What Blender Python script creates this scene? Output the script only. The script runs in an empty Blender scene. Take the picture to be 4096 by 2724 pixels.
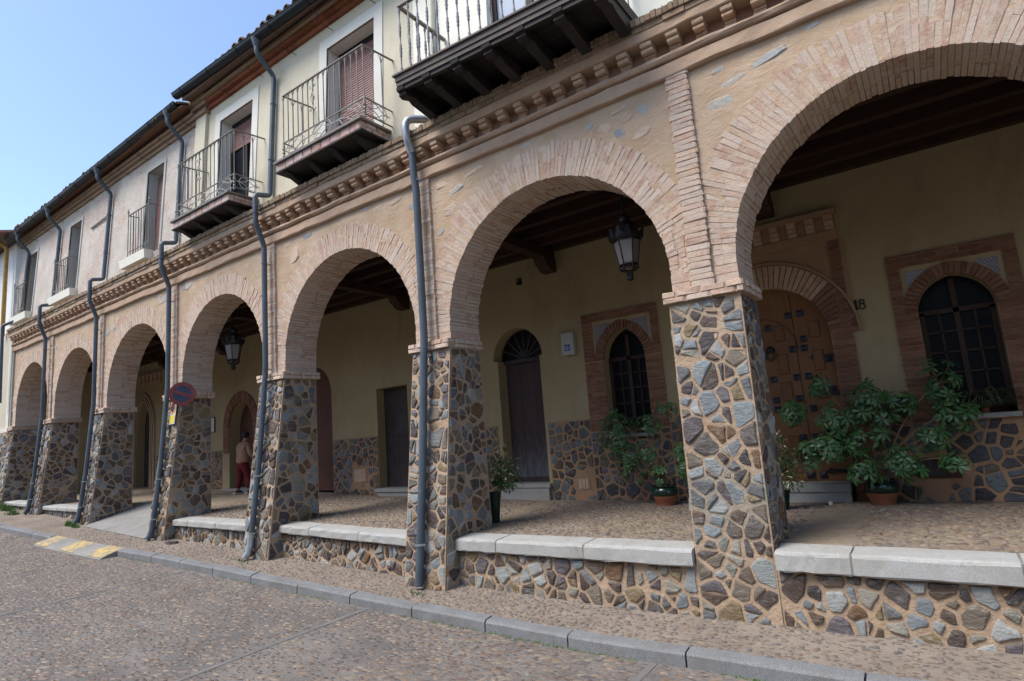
import bpy, bmesh, math, random
import numpy as np
from mathutils import Vector, Matrix
RN = random.Random(7)
NR = np.random.RandomState(11)
sc = bpy.context.scene
COL = sc.collection
PI = math.pi

# ------------------------------------------------------------------ camera, sky, sun, exposure
def look(yaw, pitch, roll):
    y, p, r = map(math.radians, (yaw, pitch, roll))
    fw = Vector((math.sin(y)*math.cos(p), math.cos(y)*math.cos(p), math.sin(p)))
    rt = Vector((math.cos(y), -math.sin(y), 0)); up = rt.cross(fw)
    return fw, rt*math.cos(r)+up*math.sin(r), up*math.cos(r)-rt*math.sin(r)
cam = bpy.data.cameras.new('camera'); camo = bpy.data.objects.new('camera', cam); COL.objects.link(camo)
_f, _r, _u = look(-35.054, 8.7313, -4.3743)
CAM = Vector((2.7, -5.841, 0.9597))
camo.matrix_world = Matrix(((_r.x, _u.x, -_f.x, CAM.x), (_r.y, _u.y, -_f.y, CAM.y), (_r.z, _u.z, -_f.z, CAM.z), (0, 0, 0, 1)))
cam.sensor_width = 36; cam.lens = 2357.36/4096*36; cam.clip_start = .05; cam.clip_end = 2000
sc.camera = camo
SUN_EL, SUN_AZ = 56, -150
w = bpy.data.worlds.new('World'); sc.world = w; w.use_nodes = True
nt = w.node_tree; nt.nodes.clear()
sky = nt.nodes.new('ShaderNodeTexSky'); sky.sky_type = 'NISHITA'; sky.sun_disc = False
sky.sun_elevation = math.radians(SUN_EL); sky.sun_rotation = math.radians(SUN_AZ)
sky.air_density = 1.0; sky.dust_density = 1.6; sky.ozone_density = 2.0; sky.altitude = 400
bg = nt.nodes.new('ShaderNodeBackground'); bg.inputs[1].default_value = 0.15
wo = nt.nodes.new('ShaderNodeOutputWorld')
nt.links.new(sky.outputs[0], bg.inputs[0]); nt.links.new(bg.outputs[0], wo.inputs[0])
sl = bpy.data.lights.new('sun', 'SUN'); sl.energy = 2.2; sl.angle = math.radians(30); sl.color = (1, .95, .87)
so = bpy.data.objects.new('sun', sl); COL.objects.link(so)
_a, _e = math.radians(SUN_AZ), math.radians(SUN_EL)
so.rotation_euler = Vector((math.sin(_a)*math.cos(_e), math.cos(_a)*math.cos(_e), math.sin(_e))).to_track_quat('Z', 'Y').to_euler()
so.location = (-10, -20, 30)
sc.view_settings.view_transform = 'Standard'; sc.view_settings.look = 'None'
sc.view_settings.exposure = 1.0; sc.view_settings.gamma = 1; sc.view_settings.use_curve_mapping = False
try:
    sc.cycles.use_denoising = True; sc.cycles.max_bounces = 8; sc.cycles.diffuse_bounces = 4
except Exception:
    pass

# ------------------------------------------------------------------ materials
class NT:
    def __init__(s, name, rough=.8, spec=.3, metal=0):
        s.m = bpy.data.materials.new(name); s.m.use_nodes = True; s.t = s.m.node_tree
        s.b = s.t.nodes['Principled BSDF']
        s.b.inputs['Roughness'].default_value = rough; s.b.inputs['Specular IOR Level'].default_value = spec
        s.b.inputs['Metallic'].default_value = metal
        g = s.t.nodes.new('ShaderNodeNewGeometry'); s.pos = g.outputs['Position']
    def n(s, typ, **kw):
        x = s.t.nodes.new(typ)
        for k, v in kw.items(): setattr(x, k, v)
        return x
    def L(s, a, b): s.t.links.new(a, b)
    def setin(s, sock, v):
        if hasattr(v, 'default_value') or hasattr(v, 'is_linked'): s.L(v, sock)
        else: sock.default_value = v
    def scaled(s, sx, sy, sz, rot=(0, 0, 0)):
        m = s.n('ShaderNodeMapping'); s.L(s.pos, m.inputs[0]); m.inputs[3].default_value = (sx, sy, sz); m.inputs[2].default_value = rot
        return m.outputs[0]
    def noise(s, scale, detail=4, rough=.6, vec=None, dist=0):
        x = s.n('ShaderNodeTexNoise'); s.L(vec or s.pos, x.inputs['Vector'])
        x.inputs['Scale'].default_value = scale; x.inputs['Detail'].default_value = detail
        x.inputs['Roughness'].default_value = rough; x.inputs['Distortion'].default_value = dist
        return x.outputs['Fac']
    def voro(s, scale, vec=None, feature='F1', out='Distance', rnd=1):
        x = s.n('ShaderNodeTexVoronoi', feature=feature); s.L(vec or s.pos, x.inputs['Vector'])
        x.inputs['Scale'].default_value = scale; x.inputs['Randomness'].default_value = rnd
        return x.outputs[out]
    def ramp(s, fac, stops, const=False):
        x = s.n('ShaderNodeValToRGB'); s.L(fac, x.inputs[0]); cr = x.color_ramp
        cr.interpolation = 'CONSTANT' if const else 'LINEAR'
        while len(cr.elements) < len(stops): cr.elements.new(.5)
        for e, (p, c) in zip(cr.elements, stops):
            e.position = p; e.color = (*c, 1) if len(c) == 3 else c
        return x.outputs[0]
    def g(s, fac, lo, hi):           # smooth 0..1 between lo and hi
        x = s.n('ShaderNodeMapRange'); x.clamp = True; s.L(fac, x.inputs[0])
        x.inputs[1].default_value = lo; x.inputs[2].default_value = hi
        return x.outputs[0]
    def mix(s, a, b, fac, mode='MIX'):
        x = s.n('ShaderNodeMix', data_type='RGBA', blend_type=mode)
        s.setin(x.inputs[0], fac)
        for sock, v in ((x.inputs[6], a), (x.inputs[7], b)):
            if isinstance(v, tuple): sock.default_value = (*v, 1) if len(v) == 3 else v
            else: s.L(v, sock)
        return x.outputs[2]
    def math(s, op, a, b=0.5):
        x = s.n('ShaderNodeMath', operation=op); s.setin(x.inputs[0], a); s.setin(x.inputs[1], b)
        return x.outputs[0]
    def sep(s):
        x = s.n('ShaderNodeSeparateXYZ'); s.L(s.pos, x.inputs[0]); return x.outputs
    def rnd(s):
        a = s.n('ShaderNodeAttribute', attribute_name='rnd'); o = s.n('ShaderNodeObjectInfo')
        return s.math('FRACT', s.math('ADD', a.outputs['Fac'], o.outputs['Random']), 0)
    def bump(s, h, strength=.5, dist=.01, prev=None):
        x = s.n('ShaderNodeBump'); x.inputs['Strength'].default_value = strength; x.inputs['Distance'].default_value = dist
        s.L(h, x.inputs['Height'])
        if prev is not None: s.L(prev, x.inputs['Normal'])
        return x.outputs[0]
    def out(s, col=None, normal=None, rough=None):
        if col is not None: s.setin(s.b.inputs['Base Color'], (*col, 1) if isinstance(col, tuple) and len(col) == 3 else col)
        if normal is not None: s.L(normal, s.b.inputs['Normal'])
        if rough is not None: s.setin(s.b.inputs['Roughness'], rough)
        return s.m

def simple(name, col, rough=.6, var=.25, scale=12, bumpd=0., bs=40, spec=.3, metal=0, col2=None):
    t = NT(name, rough, spec, metal)
    c2 = col2 or tuple(v*(1-var) for v in col)
    c = t.mix(col, c2, t.g(t.noise(scale, 5, .65), .35, .7))
    return t.out(c, t.bump(t.noise(bs, 4), .5, bumpd) if bumpd else None)

M = {}
def stone_mat(name, stops, dark=1.0):
    t = NT(name, .72, .35)
    r = t.rnd()
    c = t.ramp(r, stops, True)
    streak = t.noise(9, 6, .7, t.scaled(1, 1, 2.2), .8)
    c = t.mix(c, t.mix(c, (.5*dark, .5*dark, .47*dark), .45), t.g(streak, .52, .75))
    c = t.mix(c, t.mix(c, (.03, .025, .025), .7), t.g(t.noise(16, 5, .7), .55, .8))
    c = t.mix(c, (.30*dark, .15*dark, .05*dark), t.math('MULTIPLY', t.g(t.noise(5.3, 5, .6, None, .5), .62, .76), .28))
    c = t.mix(c, (.62, .62, .58), t.math('MULTIPLY', t.g(t.noise(38, 3, .7), .68, .76), .5))
    nb = t.bump(t.noise(11, 8, .7, t.scaled(1, 1, 1.8)), .8, .035)
    nb = t.bump(t.noise(90, 4, .6), .35, .004, nb)
    return t.out(c, nb, t.g(streak, -.2, 1.1))
STONES = [(.195, .215, .225), (.06, .052, .052), (.115, .08, .06), (.26, .275, .265), (.10, .068, .05), (.16, .165, .16), (.15, .085, .045), (.21, .20, .165), (.085, .068, .07), (.33, .335, .32), (.075, .056, .048),
          (.12, .12, .122), (.17, .14, .105), (.22, .245, .25), (.08, .055, .045), (.27, .25, .205), (.115, .10, .105), (.14, .11, .082), (.10, .085, .075), (.21, .155, .085)]
M['stone'] = stone_mat('slate_stone', [(i/len(STONES), c) for i, c in enumerate(STONES)])
WST = [(.36, .37, .36), (.52, .40, .30), (.42, .42, .38), (.50, .38, .27), (.26, .28, .30), (.45, .43, .38), (.48, .37, .28), (.54, .42, .31)]
M['wall_stone'] = None
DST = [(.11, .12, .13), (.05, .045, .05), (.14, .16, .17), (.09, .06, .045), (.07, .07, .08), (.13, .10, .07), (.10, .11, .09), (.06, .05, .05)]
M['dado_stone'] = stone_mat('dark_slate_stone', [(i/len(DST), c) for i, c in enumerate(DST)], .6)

def wall_stone():
    t = NT('mortar_smeared_stone', .85, .2)
    c = t.ramp(t.rnd(), [(i/len(WST), c) for i, c in enumerate(WST)], True)
    c = t.mix(c, (.12, .12, .13), t.math('MULTIPLY', t.g(t.noise(30, 5, .75), .58, .72), .7))
    c = t.mix(c, (.47, .35, .245), t.math('MULTIPLY', t.g(t.noise(9, 6, .7, None, .5), .46, .64), .9))
    return t.out(c, t.bump(t.noise(18, 7, .7), .9, .025))
M['wall_stone'] = wall_stone()
def mortar_mat(name, a, b, c3):
    t = NT(name, .9, .15)
    c = t.mix(a, b, t.g(t.noise(3.2, 5, .6), .35, .68))
    c = t.mix(c, c3, t.math('MULTIPLY', t.g(t.noise(1.4, 4, .6, None, .4), .55, .75), .6))
    c = t.mix(c, tuple(v*.55 for v in b), t.math('MULTIPLY', t.g(t.noise(22, 5, .7), .6, .8), .5))
    nb = t.bump(t.noise(28, 6, .7), .6, .012); nb = t.bump(t.noise(160, 3), .4, .003, nb)
    if name == 'ochre_lime_render': nb = t.bump(t.noise(5.5, 5, .6, t.scaled(1, 1, 1.7), .7), .8, .02, nb)
    if name == 'sand_lime_mortar':
        nb = t.bump(t.noise(9, 6, .7), .9, .03, nb)
        c = t.mix(c, (.20, .165, .13), t.math('MULTIPLY', t.g(t.noise(4.5, 6, .75), .54, .72), .55))
    if name == 'sand_lime_mortar':      # an old repair in grey cement on the nearest pier
        x, y, z = t.sep(); q = t.math('ADD', t.math('MULTIPLY', t.math('ABSOLUTE', t.math('SUBTRACT', z, .18), 0), 2.2), t.math('MULTIPLY', t.math('ABSOLUTE', t.math('SUBTRACT', x, .93), 0), .8))
        c = t.mix(c, (.30, .26, .20), t.math('MULTIPLY', t.g(t.math('ADD', q, t.math('MULTIPLY', t.noise(6, 5, .7), 1.1)), 1.45, 1.15), .85))
    return t.out(c, nb)
M['mortar'] = mortar_mat('sand_lime_mortar', (.43, .315, .22), (.36, .255, .172), (.34, .285, .225))
M['render'] = mortar_mat('ochre_lime_render', (.475, .355, .25), (.41, .29, .19), (.52, .435, .345))
M['stucco'] = mortar_mat('pink_stucco', (.46, .33, .235), (.385, .265, .18), (.42, .345, .27))
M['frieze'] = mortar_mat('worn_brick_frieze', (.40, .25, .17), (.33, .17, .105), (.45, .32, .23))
M['dado_mortar'] = mortar_mat('dado_mortar', (.36, .22, .13), (.31, .19, .11), (.28, .21, .15))

def brick_mat(name, stops, smear, amt, sm_lo=.42, sm_hi=.62, bumpd=.012):
    t = NT(name, .9, .15)
    c = t.ramp(t.rnd(), stops, True)
    c = t.mix(c, tuple(v*.62 for v in stops[0][1]), t.math('MULTIPLY', t.g(t.noise(48, 6, .8), .48, .72), .75))
    c = t.mix(c, smear, t.math('MULTIPLY', t.g(t.noise(11, 6, .72, None, .6), sm_lo, sm_hi), amt))
    nb = t.bump(t.noise(26, 8, .8), .9, bumpd*1.8); nb = t.bump(t.noise(140, 4), .5, .004, nb)
    return t.out(c, nb)
PB = [(.53, .36, .275), (.57, .42, .325), (.48, .30, .215), (.59, .45, .35), (.50, .38, .31), (.55, .37, .26), (.45, .27, .195), (.56, .45, .37)]
M['arch_brick'] = brick_mat('pale_arch_brick', [(i/8, c) for i, c in enumerate(PB)], (.56, .455, .36), .9, .38, .62, .009)
RB = [(.22, .095, .06), (.25, .12, .075), (.18, .075, .05), (.28, .14, .09), (.20, .10, .065)]
M['red_brick'] = brick_mat('red_brick', [(i/5, c) for i, c in enumerate(RB)], (.26, .17, .11), .45)
BB = [(.50, .30, .25), (.54, .36, .31), (.46, .25, .19), (.56, .41, .35)]
M['balcony_brick'] = brick_mat('pink_brick', [(i/4, c) for i, c in enumerate(BB)], (.58, .47, .41), .75, .4, .62)
CB = [(.50, .32, .21), (.54, .37, .25), (.46, .26, .17), (.50, .36, .26)]
M['corbel'] = brick_mat('corbel_brick', [(i/4, c) for i, c in enumerate(CB)], (.58, .42, .28), .7)
LB = [(.34, .24, .16), (.40, .27, .18), (.28, .20, .13), (.36, .28, .20)]
M['lip_brick'] = brick_mat('weathered_lip_brick', [(i/4, c) for i, c in enumerate(LB)], (.17, .16, .10), .7, .45, .68)

def plaster(name, a, b, stain, bumpd=.006, amt=.5):
    t = NT(name, .9, .15)
    c = t.mix(a, b, t.g(t.noise(1.1, 6, .65), .35, .7))
    c = t.mix(c, stain, t.math('MULTIPLY', t.g(t.noise(2.3, 6, .7, t.scaled(1, 1, .35), .6), .52, .8), amt))
    c = t.mix(c, tuple(v*.7 for v in b), t.math('MULTIPLY', t.g(t.noise(26, 5, .75), .62, .8), .4))
    nb = t.bump(t.noise(16, 6, .65), .45, bumpd); nb = t.bump(t.noise(150, 3), .3, .002, nb)
    return t.out(c, nb)
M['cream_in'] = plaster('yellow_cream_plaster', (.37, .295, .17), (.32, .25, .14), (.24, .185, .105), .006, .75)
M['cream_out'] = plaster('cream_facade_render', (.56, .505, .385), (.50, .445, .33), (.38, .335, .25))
M['white_wall'] = plaster('pale_lime_wall', (.75, .72, .62), (.70, .67, .57), (.58, .54, .44), .004, .3)
M['white_trim'] = plaster('white_window_trim', (.64, .61, .545), (.58, .55, .485), (.46, .43, .38), .003, .3)
M['grey_trim'] = plaster('grey_cement_trim', (.42, .42, .38), (.36, .36, .32), (.28, .27, .24), .004, .4)
M['ncream'] = plaster('neighbour_cream_render', (.52, .47, .36), (.47, .42, .31), (.36, .32, .24), .004, .4)
M['nwhite'] = plaster('neighbour_white_render', (.72, .72, .70), (.66, .66, .64), (.5, .5, .48), .004, .4)

def white_brick():
    t = NT('whitewashed_brick', .92, .12)
    x = t.n('ShaderNodeTexBrick'); s = t.sep(); cx = t.n('ShaderNodeCombineXYZ')
    t.L(s[0], cx.inputs[0]); t.L(s[2], cx.inputs[1]); t.L(cx.outputs[0], x.inputs['Vector'])
    x.inputs['Scale'].default_value = 1.0; x.inputs['Brick Width'].default_value = .24; x.inputs['Row Height'].default_value = .062
    x.inputs['Mortar Size'].default_value = .009; x.inputs['Mortar Smooth'].default_value = .6; x.inputs['Bias'].default_value = 0
    x.inputs[1].default_value = (.40, .23, .17, 1); x.inputs[2].default_value = (.50, .34, .26, 1); x.inputs[3].default_value = (.62, .57, .51, 1)
    wash = t.mix((.62, .565, .495), (.50, .445, .375), t.g(t.noise(2.2, 5, .6), .35, .68))
    big = t.noise(.85, 3, .5); fine = t.noise(13, 6, .75, t.scaled(1, 1, 1.7))
    mask = t.g(t.math('ADD', t.math('MULTIPLY', big, .55), t.math('MULTIPLY', fine, .85)), .68, .82)
    c = t.mix(wash, x.outputs['Color'], t.math('MULTIPLY', mask, .9))
    c = t.mix(c, (.40, .34, .30), t.math('MULTIPLY', t.g(t.noise(20, 7, .85), .52, .72), .75))
    nb = t.bump(x.outputs['Fac'], .35, -.006); nb = t.bump(t.noise(10, 8, .8, t.scaled(1, 1, 2.2)), .95, .035, nb); nb = t.bump(t.noise(70, 4, .7), .5, .005, nb)
    return t.out(c, nb)
M['white_brick'] = white_brick()

def granite(name, a, b, dirt, amt):
    t = NT(name, .75, .3)
    sp = t.noise(210, 2, .6)
    c = t.mix(b, a, t.g(sp, .42, .56))
    c = t.mix(c, (.10, .10, .11), t.math('MULTIPLY', t.g(t.noise(330, 1), .62, .7), .8))
    c = t.mix(c, dirt, t.math('MULTIPLY', t.g(t.noise(3.1, 6, .7), .42, .75), amt))
    c = t.mix(c, tuple(v*.45 for v in dirt), t.math('MULTIPLY', t.g(t.noise(11, 7, .8), .55, .74), .55))
    nb = t.bump(t.noise(120, 4, .7), .35, .004); nb = t.bump(t.noise(9, 5), .4, .01, nb)
    return t.out(c, nb)
M['granite'] = granite('light_granite', (.45, .445, .42), (.29, .295, .29), (.28, .255, .21), .65)
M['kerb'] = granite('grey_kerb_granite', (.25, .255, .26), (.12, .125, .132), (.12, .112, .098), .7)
M['step'] = granite('step_granite', (.36, .355, .33), (.24, .245, .245), (.22, .20, .16), .5)

def ground_mat(name, a, b, pcol, scale, dens, rot):
    # cement with worn-in pebbles; the pebble pattern only carries the colour beyond the pieces that are built
    t = NT(name, .88, .2)
    v = t.scaled(1, 2.3, 1, (0, 0, rot))
    d = t.voro(scale, v); cc = t.voro(scale, v, 'F1', 'Color')
    r = t.n('ShaderNodeSeparateColor'); t.L(cc, r.inputs[0])
    peb = t.ramp(r.outputs[0], [(i/len(pcol), c) for i, c in enumerate(pcol)], True)
    base = t.mix(a, b, t.g(t.noise(1.2, 6, .65), .35, .68))
    base = t.mix(base, tuple(x*.55 for x in b), t.math('MULTIPLY', t.g(t.noise(6, 6, .75), .5, .8), .55))
    m = t.math('MULTIPLY', t.g(d, .40, .28), t.g(r.outputs[1], 1-dens, 1-dens+.05))
    c = t.mix(base, peb, t.math('MULTIPLY', m, .95))
    c = t.mix(c, tuple(x*.45 for x in b), t.math('MULTIPLY', t.g(t.noise(34, 5, .8, t.scaled(1, 1.8, 1)), .5, .74), .7))
    c = t.mix(c, tuple(min(1, x*1.25) for x in a), t.math('MULTIPLY', t.g(t.noise(2.1, 6, .7, t.scaled(.6, 1.5, 1)), .5, .72), .5))
    c = t.mix(c, (.085, .08, .075), t.math('MULTIPLY', t.g(t.noise(.55, 5, .65, None, .8), .60, .76), .62))
    nb = t.bump(m, .6, .014); nb = t.bump(t.noise(45, 6, .75), .7, .010, nb)
    return t.out(c, nb)
PEB = [(.155, .105, .078), (.118, .094, .08), (.185, .135, .095), (.092, .085, .082), (.155, .125, .105), (.215, .17, .125), (.115, .078, .064), (.14, .115, .098)]
M['road'] = ground_mat('cobbled_cement', (.20, .18, .164), (.125, .114, .106), [(.11, .08, .062), (.07, .06, .056), (.20, .15, .11), (.12, .09, .072), (.26, .20, .15), (.09, .062, .05), (.16, .125, .10), (.10, .092, .088)], 12, .85, .35)
M['pave'] = ground_mat('pebbled_pavement', (.27, .222, .18), (.19, .157, .127), PEB, 15, .85, .4)
M['floor'] = ground_mat('pebbled_arcade_floor', (.27, .225, .17), (.21, .17, .13), [(.30, .22, .135), (.25, .155, .085), (.18, .115, .07), (.33, .26, .175), (.21, .155, .11)], 15, .8, .3)
def pebble_mat():
    t = NT('river_pebble', .6, .4)
    c = t.ramp(t.rnd(), [(i/len(PEB), x) for i, x in enumerate(PEB)], True)
    c = t.mix(c, (.25, .20, .155), t.math('MULTIPLY', t.g(t.noise(24, 5, .7), .42, .7), .5))
    return t.out(c, t.bump(t.noise(80, 4), .3, .004))
M['pebble'] = pebble_mat()
M['concrete'] = mortar_mat('grey_concrete', (.27, .262, .247), (.215, .208, .197), (.165, .16, .152))
M['strip'] = mortar_mat('worn_strip_cement', (.19, .182, .175), (.15, .142, .136), (.11, .105, .10))
M['yellow'] = None
def yellow():
    t = NT('worn_yellow_paint', .7, .3)
    m = t.math('MULTIPLY', t.g(t.noise(8, 7, .85), .45, .58), .8)
    return t.out(t.mix((.23, .215, .20), t.mix((.62, .41, .05), (.62, .42, .08), t.noise(3)), m), t.bump(t.noise(50, 4), .4, .004))
M['yellow'] = yellow()

def wood(name, a, b, c3, scale=(4, 4, .35), rough=.65, lo=.5, hi=.75, bumpd=.004):
    t = NT(name, rough, .3)
    g = t.noise(9, 6, .65, t.scaled(*scale), 1.2)
    c = t.mix(a, b, t.g(g, .35, .65)); c = t.mix(c, c3, t.math('MULTIPLY', t.g(t.noise(2.2, 5, .7), lo, hi), .7))
    f = t.math('ADD', t.math('MULTIPLY', t.rnd(), .4), .8)
    cc = t.n('ShaderNodeCombineColor')
    for i in range(3): t.L(f, cc.inputs[i])
    c = t.mix(c, cc.outputs[0], 1.0, 'MULTIPLY')
    return t.out(c, t.bump(g, .5, bumpd))
M['black_wood'] = wood('weathered_black_wood', (.016, .013, .012), (.026, .021, .018), (.05, .038, .03), (.35, 4, 4))
M['grey_wood'] = wood('weathered_grey_brown_board', (.085, .07, .06), (.05, .042, .037), (.16, .115, .08), (.35, 5, 5))
M['ceil_wood'] = wood('dark_ceiling_wood', (.05, .024, .015), (.035, .016, .01), (.02, .012, .009), (.35, 4, 4))
M['door_wood'] = wood('oak_door_wood', (.185, .085, .034), (.145, .064, .026), (.10, .045, .02))
M['old_door'] = wood('old_plank_wood', (.055, .038, .034), (.04, .028, .026), (.075, .07, .075))
M['red_door'] = wood('red_brown_door_wood', (.11, .045, .03), (.08, .033, .022), (.06, .027, .02))
def blue_door():
    t = NT('weathered_blue_brown_planks', .7, .25)
    g = t.noise(9, 6, .7, t.scaled(5, 5, .4), 1.2); z = t.sep()[2]
    c = t.mix((.075, .045, .04), (.05, .034, .034), t.g(g, .35, .65))
    m = t.math('MULTIPLY', t.g(t.math('ADD', t.math('MULTIPLY', t.noise(7, 6, .75, t.scaled(3, 3, .8)), .9), t.math('MULTIPLY', z, -.42)), .12, .5), .75)
    c = t.mix(c, (.15, .165, .195), m)
    return t.out(c, t.bump(g, .6, .005))
M['blue_door'] = blue_door()
M['iron'] = simple('brown_grey_iron', (.20, .178, .15), .5, .45, 14, .002, 90, .4)
M['pale_iron'] = simple('pale_worn_iron', (.42, .40, .37), .5, .3, 14)
M['light_iron'] = simple('grey_lavender_iron', (.22, .21, .225), .5, .35, 20, .002, 90, .4)
M['black_iron'] = simple('black_iron', (.012, .012, .012), .45, .3, 20, .002, 90, .4)
def pipe():
    t = NT('blue_grey_pipe_paint', .42, .45)
    c = t.mix((.072, .092, .115), (.05, .064, .08), t.g(t.noise(2.5, 5, .6), .35, .7))
    c = t.mix(c, (.42, .43, .44), t.math('MULTIPLY', t.g(t.noise(15, 4, .7), .66, .72), .8))
    return t.out(c, t.bump(t.noise(30, 3), .15, .003))
M['pipe'] = pipe()
M['zinc'] = simple('bare_zinc', (.42, .44, .46), .38, .3, 9, .003, 40, .5, .6)
M['ypipe'] = simple('ochre_yellow_pipe', (.42, .24, .055), .55, .3, 6)
M['cpipe'] = simple('cream_painted_pipe', (.60, .58, .46), .6, .15, 6)
M['gutter'] = simple('dark_gutter_paint', (.010, .015, .020), .42, .4, 4, .002, 30, .3)
M['tile'] = brick_mat('clay_roof_tile', [(0, (.30, .15, .09)), (.25, (.24, .11, .07)), (.5, (.36, .22, .15)), (.75, (.20, .12, .09))], (.14, .13, .10), .7)
M['eave_brick'] = brick_mat('red_eave_board', [(0, (.26, .085, .045)), (.3, (.22, .075, .04)), (.6, (.30, .105, .055))], (.15, .08, .05), .4)
M['eave_stucco'] = mortar_mat('brown_eave_stucco', (.30, .21, .14), (.25, .17, .11), (.2, .15, .11))
def shutter():
    t = NT('pink_brown_roller_shutter', .5, .35)
    return t.out(t.mix((.30, .165, .145), (.24, .13, .115), t.rnd()))
M['shutter'] = shutter()
M['glass'] = simple('dark_window_glass', (.008, .009, .012), .35, .3, 2, 0, 1, .12)
M['pale_glass'] = simple('curtained_glass', (.42, .47, .54), .12, .25, 1.2, 0, 1, .5)
M['frame_wood'] = wood('brown_window_frame', (.045, .022, .014), (.032, .017, .012), (.025, .014, .011))
M['lamp_glass'] = simple('frosted_lamp_glass', (.24, .215, .20), .3, .15, 6, 0, 1, .4)
M['meter'] = simple('pale_grey_enamel', (.42, .42, .37), .5, .15, 5)
M['sticker'] = simple('blue_sticker', (.03, .10, .36), .5, .2, 5)
M['white'] = simple('white_paint', (.62, .63, .62), .55, .12, 8)
M['black'] = simple('matt_black', (.012, .012, .014), .6, .3, 8)
M['sign_red'] = simple('faded_sign_red', (.20, .045, .04), .5, .3, 9)
M['sign_blue'] = simple('faded_sign_blue', (.04, .055, .10), .5, .35, 9)
M['sign_orange'] = simple('sign_orange', (.72, .28, .03), .5, .12, 8)
M['sign_yellow'] = simple('sign_yellow', (.70, .55, .07), .5, .15, 8)
M['pot_green'] = simple('green_glaze', (.008, .03, .02), .16, .4, 5, .002, 60, .6)
M['terracotta'] = simple('terracotta', (.33, .115, .06), .75, .2, 9, .003, 80)
M['planter'] = simple('dark_green_plastic', (.008, .028, .016), .4, .3, 6)
M['soil'] = simple('dark_soil', (.03, .022, .015), .95, .3, 30, .01, 60)
M['stem'] = simple('woody_stem', (.24, .165, .09), .85, .3, 20, .003, 80)
def leafmat(name, a, b, hi, rough=.38):
    t = NT(name, rough, .45)
    c = t.mix(a, b, t.rnd()); c = t.mix(c, hi, t.math('MULTIPLY', t.g(t.noise(14, 3), .57, .66), .75))
    m = t.out(c); t.b.inputs['Transmission Weight'].default_value = 0
    return m
M['leaf'] = leafmat('glossy_palmate_leaf', (.035, .10, .035), (.055, .13, .04), (.16, .19, .045))
M['leaf2'] = leafmat('mid_green_leaf', (.04, .10, .03), (.065, .14, .045), (.11, .15, .045))
M['variegated'] = leafmat('cream_edged_leaf', (.03, .07, .018), (.05, .10, .025), (.42, .40, .26))
M['pale_leaf'] = simple('cream_leaf', (.50, .46, .34), .5, .2, 20)
M['blade'] = leafmat('striped_blade', (.05, .09, .035), (.12, .15, .09), (.24, .25, .17))
M['weed'] = leafmat('weed_green', (.05, .12, .02), (.08, .16, .03), (.12, .18, .04), .6)
M['moss'] = leafmat('dry_moss', (.10, .11, .03), (.14, .13, .05), (.1, .1, .03), .9)
def azulejo():
    t = NT('blue_white_tile', .25, .5)
    s = t.sep(); cx = t.n('ShaderNodeCombineXYZ'); t.L(s[0], cx.inputs[0]); t.L(s[2], cx.inputs[1])
    k = t.n('ShaderNodeTexChecker'); t.L(cx.outputs[0], k.inputs[0]); k.inputs[3].default_value = 46
    k.inputs[1].default_value = (.04, .07, .22, 1); k.inputs[2].default_value = (.42, .42, .42, 1)
    v = t.voro(38, cx.outputs[0], 'F1', 'Distance', 0)
    return t.out(t.mix(k.outputs[0], (.20, .12, .08), t.g(v, .35, .5)))
M['azulejo'] = azulejo()
M['iron_tile'] = simple('dark_iron_rosette', (.02, .022, .035), .4, .3, 30, .004, 60, .5)
M['skin'] = simple('skin', (.42, .24, .16), .55, .1, 12)
M['hair'] = simple('dark_grey_hair', (.03, .03, .034), .6, .4, 60, .004, 120)
M['cardigan'] = simple('beige_knit', (.36, .21, .14), .95, .2, 25, .006, 120)
M['trousers'] = simple('dark_red_trousers', (.13, .010, .016), .85, .3, 12, .006, 40)
M['shoe'] = simple('dark_trainer', (.03, .03, .04), .6, .3, 12)
M['collar'] = simple('pale_collar', (.5, .46, .4), .9, .1, 12)
M['paper'] = simple('notice_paper', (.55, .55, .52), .6, .1, 9)
M['dirt'] = mortar_mat('bare_ground', (.22, .19, .16), (.18, .155, .13), (.14, .12, .10))

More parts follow.
